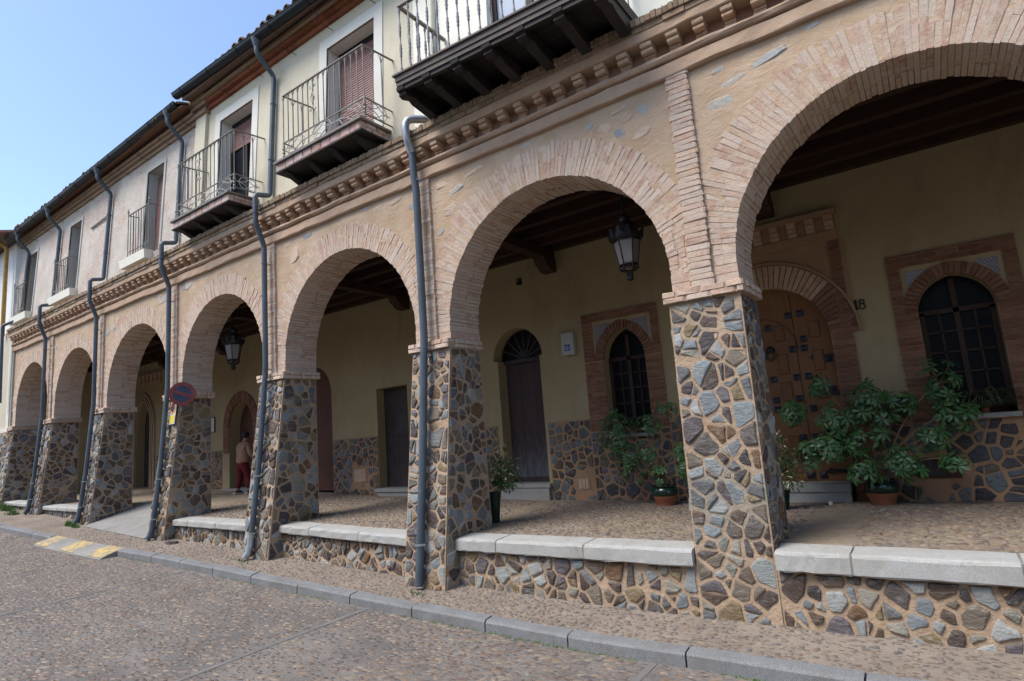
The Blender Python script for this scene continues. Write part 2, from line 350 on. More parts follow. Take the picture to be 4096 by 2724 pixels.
# ------------------------------------------------------------------ mesh helpers
class MB:
    """collects shapes; build() links them as ONE mesh object"""
    def __init__(s): s.v = []; s.f = []; s.r = []
    def add(s, vs, fs, r=0.):
        o = len(s.v); s.v += [tuple(v) for v in vs]; s.f += [tuple(i+o for i in f) for f in fs]; s.r += [r]*len(vs)
    def box(s, x0, x1, y0, y1, z0, z1, r=0.):
        s.add([(x, y, z) for x in (x0, x1) for y in (y0, y1) for z in (z0, z1)],
              [(0, 1, 3, 2), (4, 6, 7, 5), (0, 4, 5, 1), (2, 3, 7, 6), (0, 2, 6, 4), (1, 5, 7, 3)], r)
    def hexa(s, b, t, r=0.):      # bottom and top quads
        s.add(list(b)+list(t), [(3, 2, 1, 0), (4, 5, 6, 7), (0, 1, 5, 4), (1, 2, 6, 5), (2, 3, 7, 6), (3, 0, 4, 7)], r)
    def bar(s, a, b, w=.01, h=None, r=0.):
        a, b = Vector(a), Vector(b); d = (b-a); h = h or w
        if d.length < 1e-6: return
        d.normalize(); u = d.cross(Vector((0, 0, 1)))
        if u.length < 1e-3: u = Vector((1, 0, 0))
        u.normalize(); q = u.cross(d)
        u *= w/2; q *= h/2
        s.hexa([a-u-q, a+u-q, a+u+q, a-u+q], [b-u-q, b+u-q, b+u+q, b-u+q], r)
    def tube(s, pts, rad, n=8, r=0., cap=True):
        pts = [Vector(p) for p in pts]; rads = rad if isinstance(rad, (list, tuple)) else [rad]*len(pts)
        vs = []; up = None
        for i, p in enumerate(pts):
            d = (pts[min(i+1, len(pts)-1)]-pts[max(i-1, 0)])
            if d.length < 1e-9: d = Vector((0, 0, 1))
            d.normalize()
            if up is None:
                up = Vector((0, 0, 1)) if abs(d.z) < .9 else Vector((1, 0, 0))
            u = d.cross(up)
            if u.length < 1e-4: u = d.cross(Vector((1, 0, 0)))
            u.normalize(); q = u.cross(d); up = q if q.length > .5 else up
            for k in range(n):
                a = 2*PI*k/n; vs.append(p+(u*math.cos(a)+q*math.sin(a))*rads[i])
        fs = [(i*n+k, i*n+(k+1) % n, (i+1)*n+(k+1) % n, (i+1)*n+k) for i in range(len(pts)-1) for k in range(n)]
        if cap: fs += [tuple(range(n-1, -1, -1)), tuple((len(pts)-1)*n+k for k in range(n))]
        s.add(vs, fs, r)
    def lathe(s, prof, c=(0, 0, 0), n=20, r=0., cap=True):
        vs = [(c[0]+p*math.cos(2*PI*k/n), c[1]+p*math.sin(2*PI*k/n), c[2]+z) for p, z in prof for k in range(n)]
        fs = [(i*n+k, i*n+(k+1) % n, (i+1)*n+(k+1) % n, (i+1)*n+k) for i in range(len(prof)-1) for k in range(n)]
        if cap: fs += [tuple(range(n-1, -1, -1)), tuple((len(prof)-1)*n+k for k in range(n))]
        s.add(vs, fs, r)
    def prism(s, poly, fn, w0, w1, r=0.):   # poly in (u, v); fn(u, v, w) -> xyz
        n = len(poly)
        s.add([fn(u, v, w0) for u, v in poly]+[fn(u, v, w1) for u, v in poly],
              [tuple(range(n-1, -1, -1)), tuple(range(n, 2*n))]+[(k, (k+1) % n, n+(k+1) % n, n+k) for k in range(n)], r)
    def build(s, name, mat, parent=None, smooth=False, recalc=True, **props):
        me = bpy.data.meshes.new(name); me.from_pydata(s.v, [], s.f)
        at = me.attributes.new('rnd', 'FLOAT', 'POINT'); at.data.foreach_set('value', np.array(s.r, np.float32))
        me.materials.append(mat)
        if recalc and len(s.f) < 60000:
            bm = bmesh.new(); bm.from_mesh(me); bmesh.ops.recalc_face_normals(bm, faces=bm.faces); bm.to_mesh(me); bm.free()
        if smooth:
            me.polygons.foreach_set('use_smooth', [True]*len(me.polygons))
            me.set_sharp_from_angle(angle=math.radians(45))
        return link(name, me, parent, **props)

def link(name, me, parent=None, **props):
    o = bpy.data.objects.new(name, me); COL.objects.link(o)
    if parent is not None: o.parent = parent
    for k, v in props.items(): o[k] = v
    return o
def thing(name, label, cat, loc=(0, 0, 0), group=None):
    o = link(name, None); o.location = loc; o.empty_display_size = .2
    o['label'] = label; o['category'] = cat
    if group: o['group'] = group
    return o
def T(o, label, cat, group=None):
    o['label'] = label; o['category'] = cat
    if group: o['group'] = group
    return o
def interp(x, pts):
    if x <= pts[0][0]: return pts[0][1]
    for (a, b), (c, d) in zip(pts, pts[1:]):
        if x <= c: return b+(d-b)*(x-a)/(c-a)
    return pts[-1][1]

# one shared bevelled unit block per material, scaled for each brick
_unit = {}
def unit_mesh(mat, key=0):
    k = (mat.name, key)
    if k not in _unit:
        bm = bmesh.new(); bmesh.ops.create_cube(bm, size=1.0)
        bmesh.ops.bevel(bm, geom=bm.edges[:], offset=.09, segments=1, affect='EDGES')
        rr = random.Random(key*7+3)
        for v in bm.verts: v.co += Vector((rr.uniform(-.03, .03), rr.uniform(-.05, .05), rr.uniform(-.06, .06)))
        me = bpy.data.meshes.new('brick'); bm.to_mesh(me); bm.free(); me.materials.append(mat); _unit[k] = me
    return _unit[k]
def brick(parent, c, s, mat, ry=0., name='brick', inv=None):
    o = link(name, unit_mesh(mat, RN.randrange(5)), parent)
    o.location = c; o.scale = s; o.rotation_euler = (0, ry, 0)
    return o

# polygon clipping and rubble stones
def clip(poly, nx, ny, d):       # keep nx*x+ny*y <= d
    out = []; n = len(poly)
    for i in range(n):
        a, b = poly[i], poly[(i+1) % n]; da = nx*a[0]+ny*a[1]-d; db = nx*b[0]+ny*b[1]-d
        if da <= 0: out.append(a)
        if (da < 0 < db) or (db < 0 < da):
            t = da/(da-db); out.append((a[0]+(b[0]-a[0])*t, a[1]+(b[1]-a[1])*t))
    return out
def area(p): return abs(sum(p[i][0]*p[(i+1) % len(p)][1]-p[(i+1) % len(p)][0]*p[i][1] for i in range(len(p))))/2
def inset(poly, g):
    # inset a convex polygon by clipping with its own moved edges
    n = len(poly); s = sum(poly[i][0]*poly[(i+1) % n][1]-poly[(i+1) % n][0]*poly[i][1] for i in range(n))
    q = list(poly)
    for i in range(n):
        a, b = poly[i], poly[(i+1) % n]; ex, ey = b[0]-a[0], b[1]-a[1]; l = math.hypot(ex, ey)
        if l < 1e-6: continue
        nx, ny = (ey/l, -ex/l) if s > 0 else (-ey/l, ex/l)
        q = clip(q, nx, ny, nx*a[0]+ny*a[1]-g)
        if len(q) < 3: return []
    return q
def rubble(domain, cell, gap, seed, edge=.012, keep=1.0):
    """irregular convex stones filling the convex polygon domain"""
    rr = random.Random(seed); A = area(domain); n = max(3, int(A/cell))
    xs = [p[0] for p in domain]; ys = [p[1] for p in domain]
    def inside(x, y):
        s = None
        for i in range(len(domain)):
            a, b = domain[i], domain[(i+1) % len(domain)]; c = (b[0]-a[0])*(y-a[1])-(b[1]-a[1])*(x-a[0])
            if s is None: s = c > 0
            elif (c > 0) != s: return False
        return True
    pts = []; tries = 0; md = math.sqrt(cell)
    while len(pts) < n and tries < n*60:
        tries += 1; x, y = rr.uniform(min(xs), max(xs)), rr.uniform(min(ys), max(ys))
        if not inside(x, y): continue
        rad = md*rr.choice((.22, .34, .45, .55, .68))
        if all((x-a)**2+(y-b)**2 > ((rad+c)*.82)**2 for a, b, c in pts): pts.append((x, y, rad))
    out = []
    dom = inset(domain, edge)
    for i, (x, y, ra) in enumerate(pts):
        th = rr.uniform(0, PI); poly = dom
        for j in sorted(range(len(pts)), key=lambda j: (pts[j][0]-x)**2+(pts[j][1]-y)**2)[1:16]:
            bx, by, rb = pts[j]; dx, dy = bx-x, by-y; l = math.hypot(dx, dy)
            d = (l*l+ra*ra-rb*rb)/(2*l)-gap*rr.uniform(.25, 1.0)
            nx, ny = dx/l, dy/l
            poly = clip(poly, nx, ny, nx*x+ny*y+d)
            if len(poly) < 3: break
        # cap far reaching corners
        if len(poly) >= 3:
            for k in range(5):
                a = th+k*2*PI/5+rr.uniform(-.3, .3); d = max(ra*rr.uniform(1.25, 2.5), .06)
                poly = clip(poly, math.cos(a), math.sin(a), math.cos(a)*x+math.sin(a)*y+d)
                if len(poly) < 3: break
        if len(poly) < 3 or area(poly) < .0011 or rr.random() > keep: continue
        halves = [poly]
        if area(poly) > cell*.55 and rr.random() < .5:      # shear some stones in two along a slanting joint
            gx, gy = sum(p[0] for p in poly)/len(poly), sum(p[1] for p in poly)/len(poly); a = rr.uniform(0, PI); nx, ny = math.cos(a), math.sin(a)
            d = nx*gx+ny*gy+rr.uniform(-.25, .25)*math.sqrt(cell); h1 = clip(poly, nx, ny, d-gap*.3); h2 = clip(poly, -nx, -ny, -d-gap*.3)
            halves = [h for h in (h1, h2) if len(h) > 2 and area(h) > .0011]
        for poly in halves: out.append(roughen(poly, rr))
    return out
def roughen(poly, rr):
        # roughen: split the long edges, knock off corners
        q = []
        m = len(poly)
        for k in range(m):
            a, b = poly[k], poly[(k+1) % m]; l = math.hypot(b[0]-a[0], b[1]-a[1])
            c = rr.uniform(.03, .13)
            if l < .02: q.append(((a[0]+b[0])/2, (a[1]+b[1])/2)); continue
            q.append((a[0]+(b[0]-a[0])*c, a[1]+(b[1]-a[1])*c))
            if l > .085:
                t = rr.uniform(.4, .6); o = rr.uniform(-.05, .03)*l
                q.append((a[0]+(b[0]-a[0])*t+(b[1]-a[1])/l*o, a[1]+(b[1]-a[1])*t-(b[0]-a[0])/l*o))
            c = rr.uniform(.03, .13); q.append((b[0]-(b[0]-a[0])*c, b[1]-(b[1]-a[1])*c))
        return q
def stone_into(mb, q, fn, rr, h=.016):
    cx = sum(p[0] for p in q)/len(q); cy = sum(p[1] for p in q)/len(q); n = len(q)
    hh = h*rr.uniform(.6, 1.7); r = rr.random(); tx, ty = rr.uniform(-.10, .10), rr.uniform(-.10, .10)
    ring = lambda k, w, t=0: [fn(cx+(x-cx)*k, cy+(y-cy)*k, w+t*((x-cx)*tx+(y-cy)*ty)) for x, y in q]
    size = math.sqrt(area(q)); k1 = 1-min(.18, .009/size)
    k2 = 1-min(.42, .035/size)
    vs = ring(1.03, -.02)+ring(1.0, hh*.30)+ring(k1, hh*.8, .6)+ring(k2, hh, 1)+[fn(cx+rr.uniform(-.2, .2)*size*.3, cy, hh+.002)]
    fs = [(i*n+k, i*n+(k+1) % n, (i+1)*n+(k+1) % n, (i+1)*n+k) for i in range(3) for k in range(n)]
    fs += [(3*n+k, 3*n+(k+1) % n, 4*n) for k in range(n)]
    mb.add(vs, fs, r)
def stones(parent, polys, fn, seed, mat, h=.016, name='stone', into=None):
    rr = random.Random(seed)
    for q in polys:
        if into is not None: stone_into(into, q, fn, rr, h)
        else:
            m = MB(); stone_into(m, q, fn, rr, h); m.build(name, mat, parent)

# ------------------------------------------------------------------ levels of the place
ZF = [(-60, 1.2), (-30, .22), (-20, -.13), (-17, -.25), (-13.5, -.42), (-9.5, -.615), (-7.4, -.69), (-5.6, -.765), (-3.5, -.835), (-2.2, -.87), (-.2, -.915), (1, -.905), (12, -.93)]
YK = [(-60, -1.5), (-18, -1.22), (-11.8, -1.08), (-9.7, -.96), (-7, -.89), (-4, -.87), (12, -.87)]
zf = lambda x: interp(x, ZF)
yk = lambda x: interp(x, YK)
zp = lambda x, y: zf(x)+.058*(y+.06)
zr = lambda x, y: zp(x, yk(x))-.115+.010*max(y-yk(x), -8)
ZA = [(-40, .05), (-20, .02), (-16, -.065), (-14, -.095), (-13, -.14), (-10.2, -.222), (-9.5, -.236), (-7, -.256), (-6, -.25), (-3.3, -.305), (-2.4, -.298), (.6, -.283), (1.3, -.264), (12, -.262)]
ZS = [(-14, .05), (-9.5, .09), (-8, .05), (-3, .02), (2, -.012)]
def za(x, y=2.9): return interp(x, ZA)+interp(x, ZS)*max(0, min(1, (y-.2)/2.8))
D = 3.2                     # the rear wall of the arcade
RAMP = (-12.95, -9.95)       # dropped kerb in front of the driveway bay
PL = [4.30, .60, -3.12, -6.88, -10.37, -14.10, -17.47, -20.35]   # left edges of the piers
PR = [5.02, 1.32, -2.43, -6.17, -9.74, -13.42, -16.85, -20.05]   # right edges
YB = [.10, .10, .36, .36, .33, .32, .31, .30]                    # how far each pier leans out at its foot
ZCR = [3.92, 3.975, 4.0, 4.0, 4.02, 3.99, 4.03]                  # crowns of the bays from the right
TH = [.46, .43, .39, .38, .37, .37, .36]
Y0, Y1 = .06, .68           # faces of the arcade wall
Z_IMP, Z_ST = 2.25, 2.13

def grid(name, xs, ys, zfn, mat, parent=None, yfn=None, **props):
    vs = [(x, (yfn(x, y) if yfn else y), zfn(x, (yfn(x, y) if yfn else y))) for x in xs for y in ys]
    n = len(ys); fs = [(i*n+j, (i+1)*n+j, (i+1)*n+j+1, i*n+j+1) for i in range(len(xs)-1) for j in range(n-1)]
    m = MB(); m.add(vs, fs); return m.build(name, mat, parent, recalc=False, **props)
lin = lambda a, b, n: [a+(b-a)*i/(n-1) for i in range(n)]

# ------------------------------------------------------------------ the setting
m = MB(); m.add([(-400, -400, -3.2), (400, -400, -3.2), (400, 400, -3.2), (-400, 400, -3.2)], [(0, 1, 2, 3)])
m.build('ground', M['dirt'], kind='structure', label='bare ground around the street', recalc=False)
XS = lin(-60, 12, 181)
road = grid('road', XS, lin(0, 1, 30), zr, M['road'], yfn=lambda x, t: yk(x)+.02-t*t*16, kind='structure', label='cobbled cement street in front of the arcade')
pav = grid('pavement', XS, lin(0, 1, 8), lambda x, y: zp(x, y), M['pave'], yfn=lambda x, t: yk(x)+.13+t*(1.0-yk(x)-.13) if not False else 0, kind='structure', label='narrow pebbled pavement along the arcade')
def pav_ramp(x, y):
    # the pavement rises into the driveway bay
    return zp(x, y)
def floor_z(x, y):
    if PR[5]-.001 < x < PL[4]+.001 and y < .99: return zp(x, y)-.3
    return za(x, y)
fl = grid('arcade_floor', sorted(lin(-20.35, 8.6, 60)+[PR[5]-.01, PR[5]+.01, PL[4]-.01, PL[4]+.01]), lin(.17, .99, 5)+[1.0]+lin(1.3, D+.5, 8), floor_z, M['floor'], kind='structure', label='pebbled floor under the arcade')
# driveway ramp of smooth cement in the fifth bay
rx = lin(PR[5]+.02, PL[4]-.02, 8)
def ramp_z(x, y):
    t = min(1, max(0, (y+.35)/1.35)); return zp(x, -.35)+.012+(za(x, 1.0)+.006-zp(x, -.35)-.012)*t
grid('driveway_ramp', rx, lin(-.35, 1.0, 7), ramp_z, M['concrete'], kind='structure', label='pale cement ramp up into the arcade')
# kerb: granite blocks
kerb = link('kerb', None, kind='structure', label='grey granite kerb of long blocks')
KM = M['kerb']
joints = [8.6, 7.2, 5.9, 4.6, 3.3, 2.0, .71, -.42, -1.40, -2.46, -3.53, -4.6, -5.7, -6.75, -7.75, -8.7, -9.35, -9.95]
x = -12.95
left = []
while x > -34: left.append(x); x -= 1.05
for js in (joints, left):
    for a, b in zip(js, js[1:]):
        m = MB(); e = .008; dz = RN.uniform(-.006, .006); c = .022
        prof = lambda x: [(yk(x)+RN.uniform(-.004, .004), zr(x, yk(x))-.1), (yk(x)+.004, zp(x, yk(x))-c+dz), (yk(x)+.022, zp(x, yk(x))+dz), (yk(x)+.135, zp(x, yk(x)+.13)+.006+dz), (yk(x)+.135, zr(x, yk(x))-.1)]
        secs = [[(xx, y+RN.uniform(-.003, .003), z+RN.uniform(-.003, .003)) for y, z in prof(xx)] for xx in lin(b+e, a-e, 5)]
        vs = [v for s_ in secs for v in s_]
        fs = [(i*5+k, (i+1)*5+k, (i+1)*5+k+1, i*5+k+1) for i in range(4) for k in range(4)]+[(0, 1, 2, 3, 4), (24, 23, 22, 21, 20)]
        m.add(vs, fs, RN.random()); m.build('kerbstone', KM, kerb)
# dropped apron, a solid wedge with worn yellow stripes
def apron_z(x, y):
    y1, y0 = yk(x)+.135, yk(x)-.28; t = min(1, max(0, (y-y0)/(y1-y0)))
    return zr(x, y0)+.002+(zp(x, y1)+.008-zr(x, y0)-.010)*t**.7
ap = grid('kerb_apron', lin(RAMP[0], RAMP[1], 12), lin(0, 1, 5), apron_z, M['concrete'], yfn=lambda x, t: yk(x)-.28+t*.415, kind='structure', label='dropped kerb apron with worn yellow stripes')
m = MB()
for xe in RAMP:
    ys_ = [yk(xe)-.28+t_*.415 for t_ in lin(0, 1, 5)]
    m.add([(xe, y, apron_z(xe, y)) for y in ys_]+[(xe, y, zr(xe, yk(xe))-.2) for y in ys_], [(k, k+1, 6+k, 5+k) for k in range(4)])
m.build('apron_side', M['concrete'], ap, recalc=False)
for xa, xb in ((-10.55, -9.97), (-11.70, -11.1), (-12.93, -12.35)):
    grid('yellow_stripe', lin(xa, xb, 4), lin(0.05, .97, 4), lambda x, y: apron_z(x, y)+.005, M['yellow'], ap, yfn=lambda x, t: yk(x)-.28+t*.415)
# concrete strips that divide the road
for xs_ in (.43, -3.2, -7.45, -12.5, -17.5, 4.1):
    grid('concrete_strip', [xs_-.032, xs_+.032], lin(0, 1, 20), lambda x, y: zr(x, y)+.004, M['strip'], road, yfn=lambda x, t: yk(x)-.01-t*9)

# pebbles set on edge in the cement: the nearest ones singly, the others joined
def pebble_tpl(seed):
    rr = random.Random(seed); n = 8; vs = []
    for k in range(n):
        a = 2*PI*k/n; q = rr.uniform(.85, 1.1); vs.append((math.cos(a)*q, math.sin(a)*q, -.35))
    for k in range(n):
        a = 2*PI*k/n; q = rr.uniform(.58, .75); vs.append((math.cos(a)*q, math.sin(a)*q, .75+rr.uniform(-.12, .12)))
    vs.append((rr.uniform(-.1, .1), rr.uniform(-.1, .1), 1))
    fs = [(k, (k+1) % n, n+(k+1) % n, n+k) for k in range(n)]+[(n+k, n+(k+1) % n, 2*n) for k in range(n)]
    return np.array(vs), fs
TPL = [pebble_tpl(i) for i in range(6)]
PMESH = []
for vs, fs in TPL:
    me = bpy.data.meshes.new('pebble'); me.from_pydata([tuple(v) for v in vs], [], fs); me.materials.append(M['pebble'])
    me.polygons.foreach_set('use_smooth', [True]*len(me.polygons)); PMESH.append(me)
def scatter(parent, x0, x1, dx, dy, yrange, zfn, ok, L, W, H, ang, single, seed):
    rs = np.random.RandomState(seed); P = []
    x = x0
    while x < x1:
        ya, yb = yrange(x); y = ya
        while y < yb:
            px, py = x+rs.uniform(-.4, .4)*dx, y+rs.uniform(-.4, .4)*dy
            k = ok(px, py)
            if k > 0 and rs.rand() < k:
                s = rs.choice([.6, .8, 1, 1.2, 1.45], p=[.2, .25, .3, .17, .08])
                P.append((px, py, zfn(px, py), rs.normal(ang, .32), L*s*rs.uniform(.8, 1.2), W*s*rs.uniform(.8, 1.2), H*rs.uniform(.6, 1.3), rs.randint(6), rs.rand()))
            y += dy
        x += dx
    P.sort(key=lambda p: (p[0]-CAM.x)**2+(p[1]-CAM.y)**2-(p[4]*60)**2*0)
    # only what the camera's frame takes in is built singly
    vis = []; rest = []
    for p in P:
        d = Vector(p[:3])-CAM; dz = d.dot(_f); u, v = d.dot(_r)/dz, d.dot(_u)/dz
        (vis if (len(vis) < single and abs(u) < .87 and abs(v) < .58 and dz > 0) else rest).append(p)
    for p in vis:
        o = link('pebble', PMESH[p[7]], parent); o.location = p[:3]; o.rotation_euler = (0, 0, p[3]); o.scale = (p[4], p[5], p[6])
    if not rest: return
    V = []; F = []; R_ = []; off = 0
    for p in rest:
        vs, fs = TPL[p[7]]; c, s_ = math.cos(p[3]), math.sin(p[3]); q = vs*np.array(p[4:7])
        V.append(np.stack([q[:, 0]*c-q[:, 1]*s_+p[0], q[:, 0]*s_+q[:, 1]*c+p[1], q[:, 2]+p[2]], 1))
        F += [tuple(i+off for i in f) for f in fs]; off += len(vs); R_ += [p[8]]*len(vs)
    m = MB(); m.v = np.concatenate(V).tolist(); m.f = F; m.r = R_
    o = m.build('pebbles', M['pebble'], parent, recalc=False, kind='stuff')
    o.data.polygons.foreach_set('use_smooth', [True]*len(o.data.polygons))
def vnoise(x, y, s, seed=0):
    # cheap smooth value noise for worn patches
    x, y = x*s, y*s; xi, yi = math.floor(x), math.floor(y); fx, fy = x-xi, y-yi
    h = lambda a, b: (math.sin(a*127.1+b*311.7+seed*17.3)*43758.5453) % 1.0
    fx, fy = fx*fx*(3-2*fx), fy*fy*(3-2*fy)
    return (h(xi, yi)*(1-fx)+h(xi+1, yi)*fx)*(1-fy)+(h(xi, yi+1)*(1-fx)+h(xi+1, yi+1)*fx)*fy
def road_ok(x, y):
    for s_ in (.43, -3.2, -7.45, -12.5):
        if abs(x-s_) < .075: return 0
    if RAMP[0]-.1 < x < RAMP[1]+.1 and y > yk(x)-.3: return 0
    k = vnoise(x, y, .75, 3)
    if -3.15 < x < .38: return .97 if not (x < -1.9 and y < -1.5 and k > .42) else .35
    return .5+.4*k
scatter(road, -15.5, 1.6, .09, .055, lambda x: (max(-4.6, -5.2+0*x), yk(x)-.03), zr, road_ok, .046, .021, .0085, .5, 300, 5)
scatter(pav, -13, 3.6, .08, .055, lambda x: (yk(x)+.16, -.09), zp, lambda x, y: (.97 if -3.0 < x < -1.6 else .45+.5*vnoise(x, y, 1.1, 9)), .031, .018, .012, .4, 170, 6)
def floor_ok(x, y):
    if y < .22 or y > D-.28: return 0
    if PR[5] < x < PL[4] and y < 1.1: return 0
    if 1.34 < x < 1.9 and y < 2.6: return 0
    for px in (-3.1, -6.9): 
        if abs(x-px-.8+.25*y) < .16: return 0
    return .9
scatter(fl, -10.5, 4.2, .088, .066, lambda x: (.24, D-.2), za, floor_ok, .042, .023, .013, .35, 120, 8)

# ------------------------------------------------------------------ the arcade
arc = thing('arcade', 'long brick arcade of round arches on rubble stone piers', 'arcade')
def arch_curve(xl, xr, zc, n=48, z0=Z_IMP, grow=0.):
    a = (xr-xl)/2; c = (xl+xr)/2; zs = zc-a; a += grow
    return [(c-a, z0)]+[(c-a*math.cos(PI*i/n), zs+a*math.sin(PI*i/n)) for i in range(n+1)]+[(c+a, z0)]
def arch_wall(mb, curve, xL, xR, ztop, y0, y1, r=0.):
    """wall with an arched opening: faces, soffit and back"""
    z0 = curve[0][1]
    for y in (y0, y1):
        vs = []; fs = []
        for x, z in curve: vs += [(x, y, z), (x, y, ztop)]
        for i in range(len(curve)-1): fs.append((2*i, 2*i+2, 2*i+3, 2*i+1))
        k = len(vs); vs += [(xL, y, z0), (xL, y, ztop), (xR, y, z0), (xR, y, ztop)]
        fs += [(k, 0, 1, k+1), (len(curve)*2-2, k+2, k+3, len(curve)*2-1)]
        mb.add(vs, [f for f in fs if len(set(vs[i] for i in f)) > 2], r)
    vs = [(x, y, z) for x, z in curve for y in (y0, y1)]
    mb.add(vs, [(2*i, 2*i+1, 2*i+3, 2*i+2) for i in range(len(curve)-1)], r)
ZTOP = 4.60
mids = [(PL[i]+PR[i])/2 for i in range(8)]
mids[7] = PL[7]
spans = [(PR[i+1], PL[i]+(.05 if 0 < i else 0)) for i in range(7)]
rest_b = MB()       # voussoirs and pilaster bricks too small to pick apart
def voussoir(parent, c, ang, r0, r1, wd, y0, y1, single):
    """one wedge brick of an arch ring"""
    ca, sa = math.cos(ang), math.sin(ang)
    sk = RN.uniform(-.02, .02)
    def P(rad, t, y): t += (rad-r0)*sk+RN.uniform(-.0022, .0022); return (c[0]+ca*rad-sa*t, y, c[1]+sa*rad+ca*t)
    j = lambda s: RN.uniform(-s, s)
    h0 = wd/2; h1 = wd/2*(r1/r0)*.97; f = y0-RN.uniform(.003, .011)
    q0 = r0+j(.006); q1 = r1+j(.022); rm = q0+(q1-q0)*RN.uniform(.45, .65)
    m = MB() if single else rest_b; rv = RN.random()
    tw = j(.003)
    def blk(a, b, ha, hb, f, back, rv):
        e = .006
        b4 = [P(a, -ha, f+e), P(a, ha, f+e+j(.003)), P(a, ha, back), P(a, -ha, back)]
        t4 = [P(b, -hb+tw, f+j(.003)), P(b, hb+tw, f+j(.003)), P(b, hb, back), P(b, -hb, back)]
        m.hexa(b4, t4, rv)
    hm = h0+(h1-h0)*(rm-q0)/max(q1-q0, .01)
    blk(q0, rm-.002, h0, hm, f, y0+.33+j(.05), rv)
    blk(rm+.002, q1, hm*.99, h1, f+j(.003), y0+.12, (rv+RN.uniform(0, .3)) % 1)
    # the courses behind it on the soffit
    blk(q0+j(.006), q0+.14, h0*RN.uniform(.85, 1), h0, y0+.345+j(.05), y1-.004, (rv+RN.uniform(.1, .5)) % 1)
    if single: m.build('brick', M['arch_brick'], parent)
for b in range(7):
    xl, xr = spans[b]; zc = ZCR[b]; a = (xr-xl)/2; cx = (xl+xr)/2; zs = zc-a
    m = MB(); arch_wall(m, arch_curve(xl, xr, zc, grow=.014), mids[b+1], mids[b], ZTOP, Y0, Y1)
    part = m.build('arch', M['render'], arc)
    single = b < 3; pitch = .049 if b < 3 else .052
    limL = mids[b+1]+.135 if b < 6 else -9e9; limR = mids[b]-.115
    n = int(PI*a/pitch)
    for i in range(n):
        ang = PI*(i+.5)/n; t = TH[b]*RN.uniform(.93, 1.04)
        ro = a+t
        if cx+math.cos(ang)*ro > limR: ro = max(a+.08, (limR-cx)/math.cos(ang))
        if cx+math.cos(ang)*ro < limL: ro = max(a+.08, (limL-cx)/math.cos(ang))
        vis = single and not (b == 0 and ang < .75)
        if b == 0 and ang < .75: continue
        voussoir(part, (cx, zs), ang, a, ro, PI*a/n*RN.uniform(.88, .97), Y0, Y1, vis)
    k = max(1, int((zs-Z_IMP)/.062)); hz = (zs-Z_IMP)/k      # straight courses below the springing
    for sd, xe, lim in ((-1, xl, limL), (1, xr, limR)):
        if b == 0 and sd == 1: continue
        lim = max(lim, xe-.25) if sd < 0 else min(lim, xe+.25)
        for q in range(k):
            z = Z_IMP+hz*(q+.5); e = RN.uniform(-.006, .004)
            x0, x1 = sorted((xe+e*sd, lim))
            m = MB() if single else rest_b
            f = Y0-RN.uniform(.003, .008)
            m.box(x0, x1, f, Y1-.004, z-hz*.47, z+hz*.47, RN.random())
            if single: m.build('brick', M['arch_brick'], part)
# further bays to the right, out of the frame, close the walk
m = MB(); arch_wall(m, arch_curve(5.02, 8.0, 3.95), mids[0], 8.6, ZTOP, Y0, Y1); m.build('arch', M['render'], arc)
m = MB(); m.box(8.5, 8.7, -.02, D, -1.2, 4.9); m.box(8.0, 8.5, -.05, Y1, -1.2, 2.25); m.build('end_wall', M['render'], arc)
m = MB(); m.box(-20.37, -20.30, Y1, D, -.4, 4.3); m.build('end_wall', M['cream_in'], arc)

# pilaster strips between arches and cornice, one brick to a course
for i in range(0, 7):
    zz = Z_IMP+.006; first = True
    xc = mids[i]+.01; wd = .235
    m = MB(); m.box(xc-wd/2+.012, xc+wd/2-.012, .0225, Y0+.02, Z_IMP, 4.585)
    pil = m.build('pilaster', M['mortar'], arc)
    while zz < 4.55:
        h = RN.uniform(.052, .068)
        if i in (1,):
            brick(pil, (xc+RN.uniform(-.006, .006), .052, zz+h/2), (wd*RN.uniform(.95, 1.03), .075+RN.uniform(-.006, .01), h*.95), M['arch_brick'], RN.uniform(-.02, .02))
        else:
            e = RN.uniform(-.006, .006); rest_b.box(xc-wd/2+e, xc+wd/2+e, .018+RN.uniform(-.004, .006), .08, zz, zz+h*.94, RN.random())
        zz += h
rest_b.build('bricks', M['arch_brick'], arc, kind='stuff')

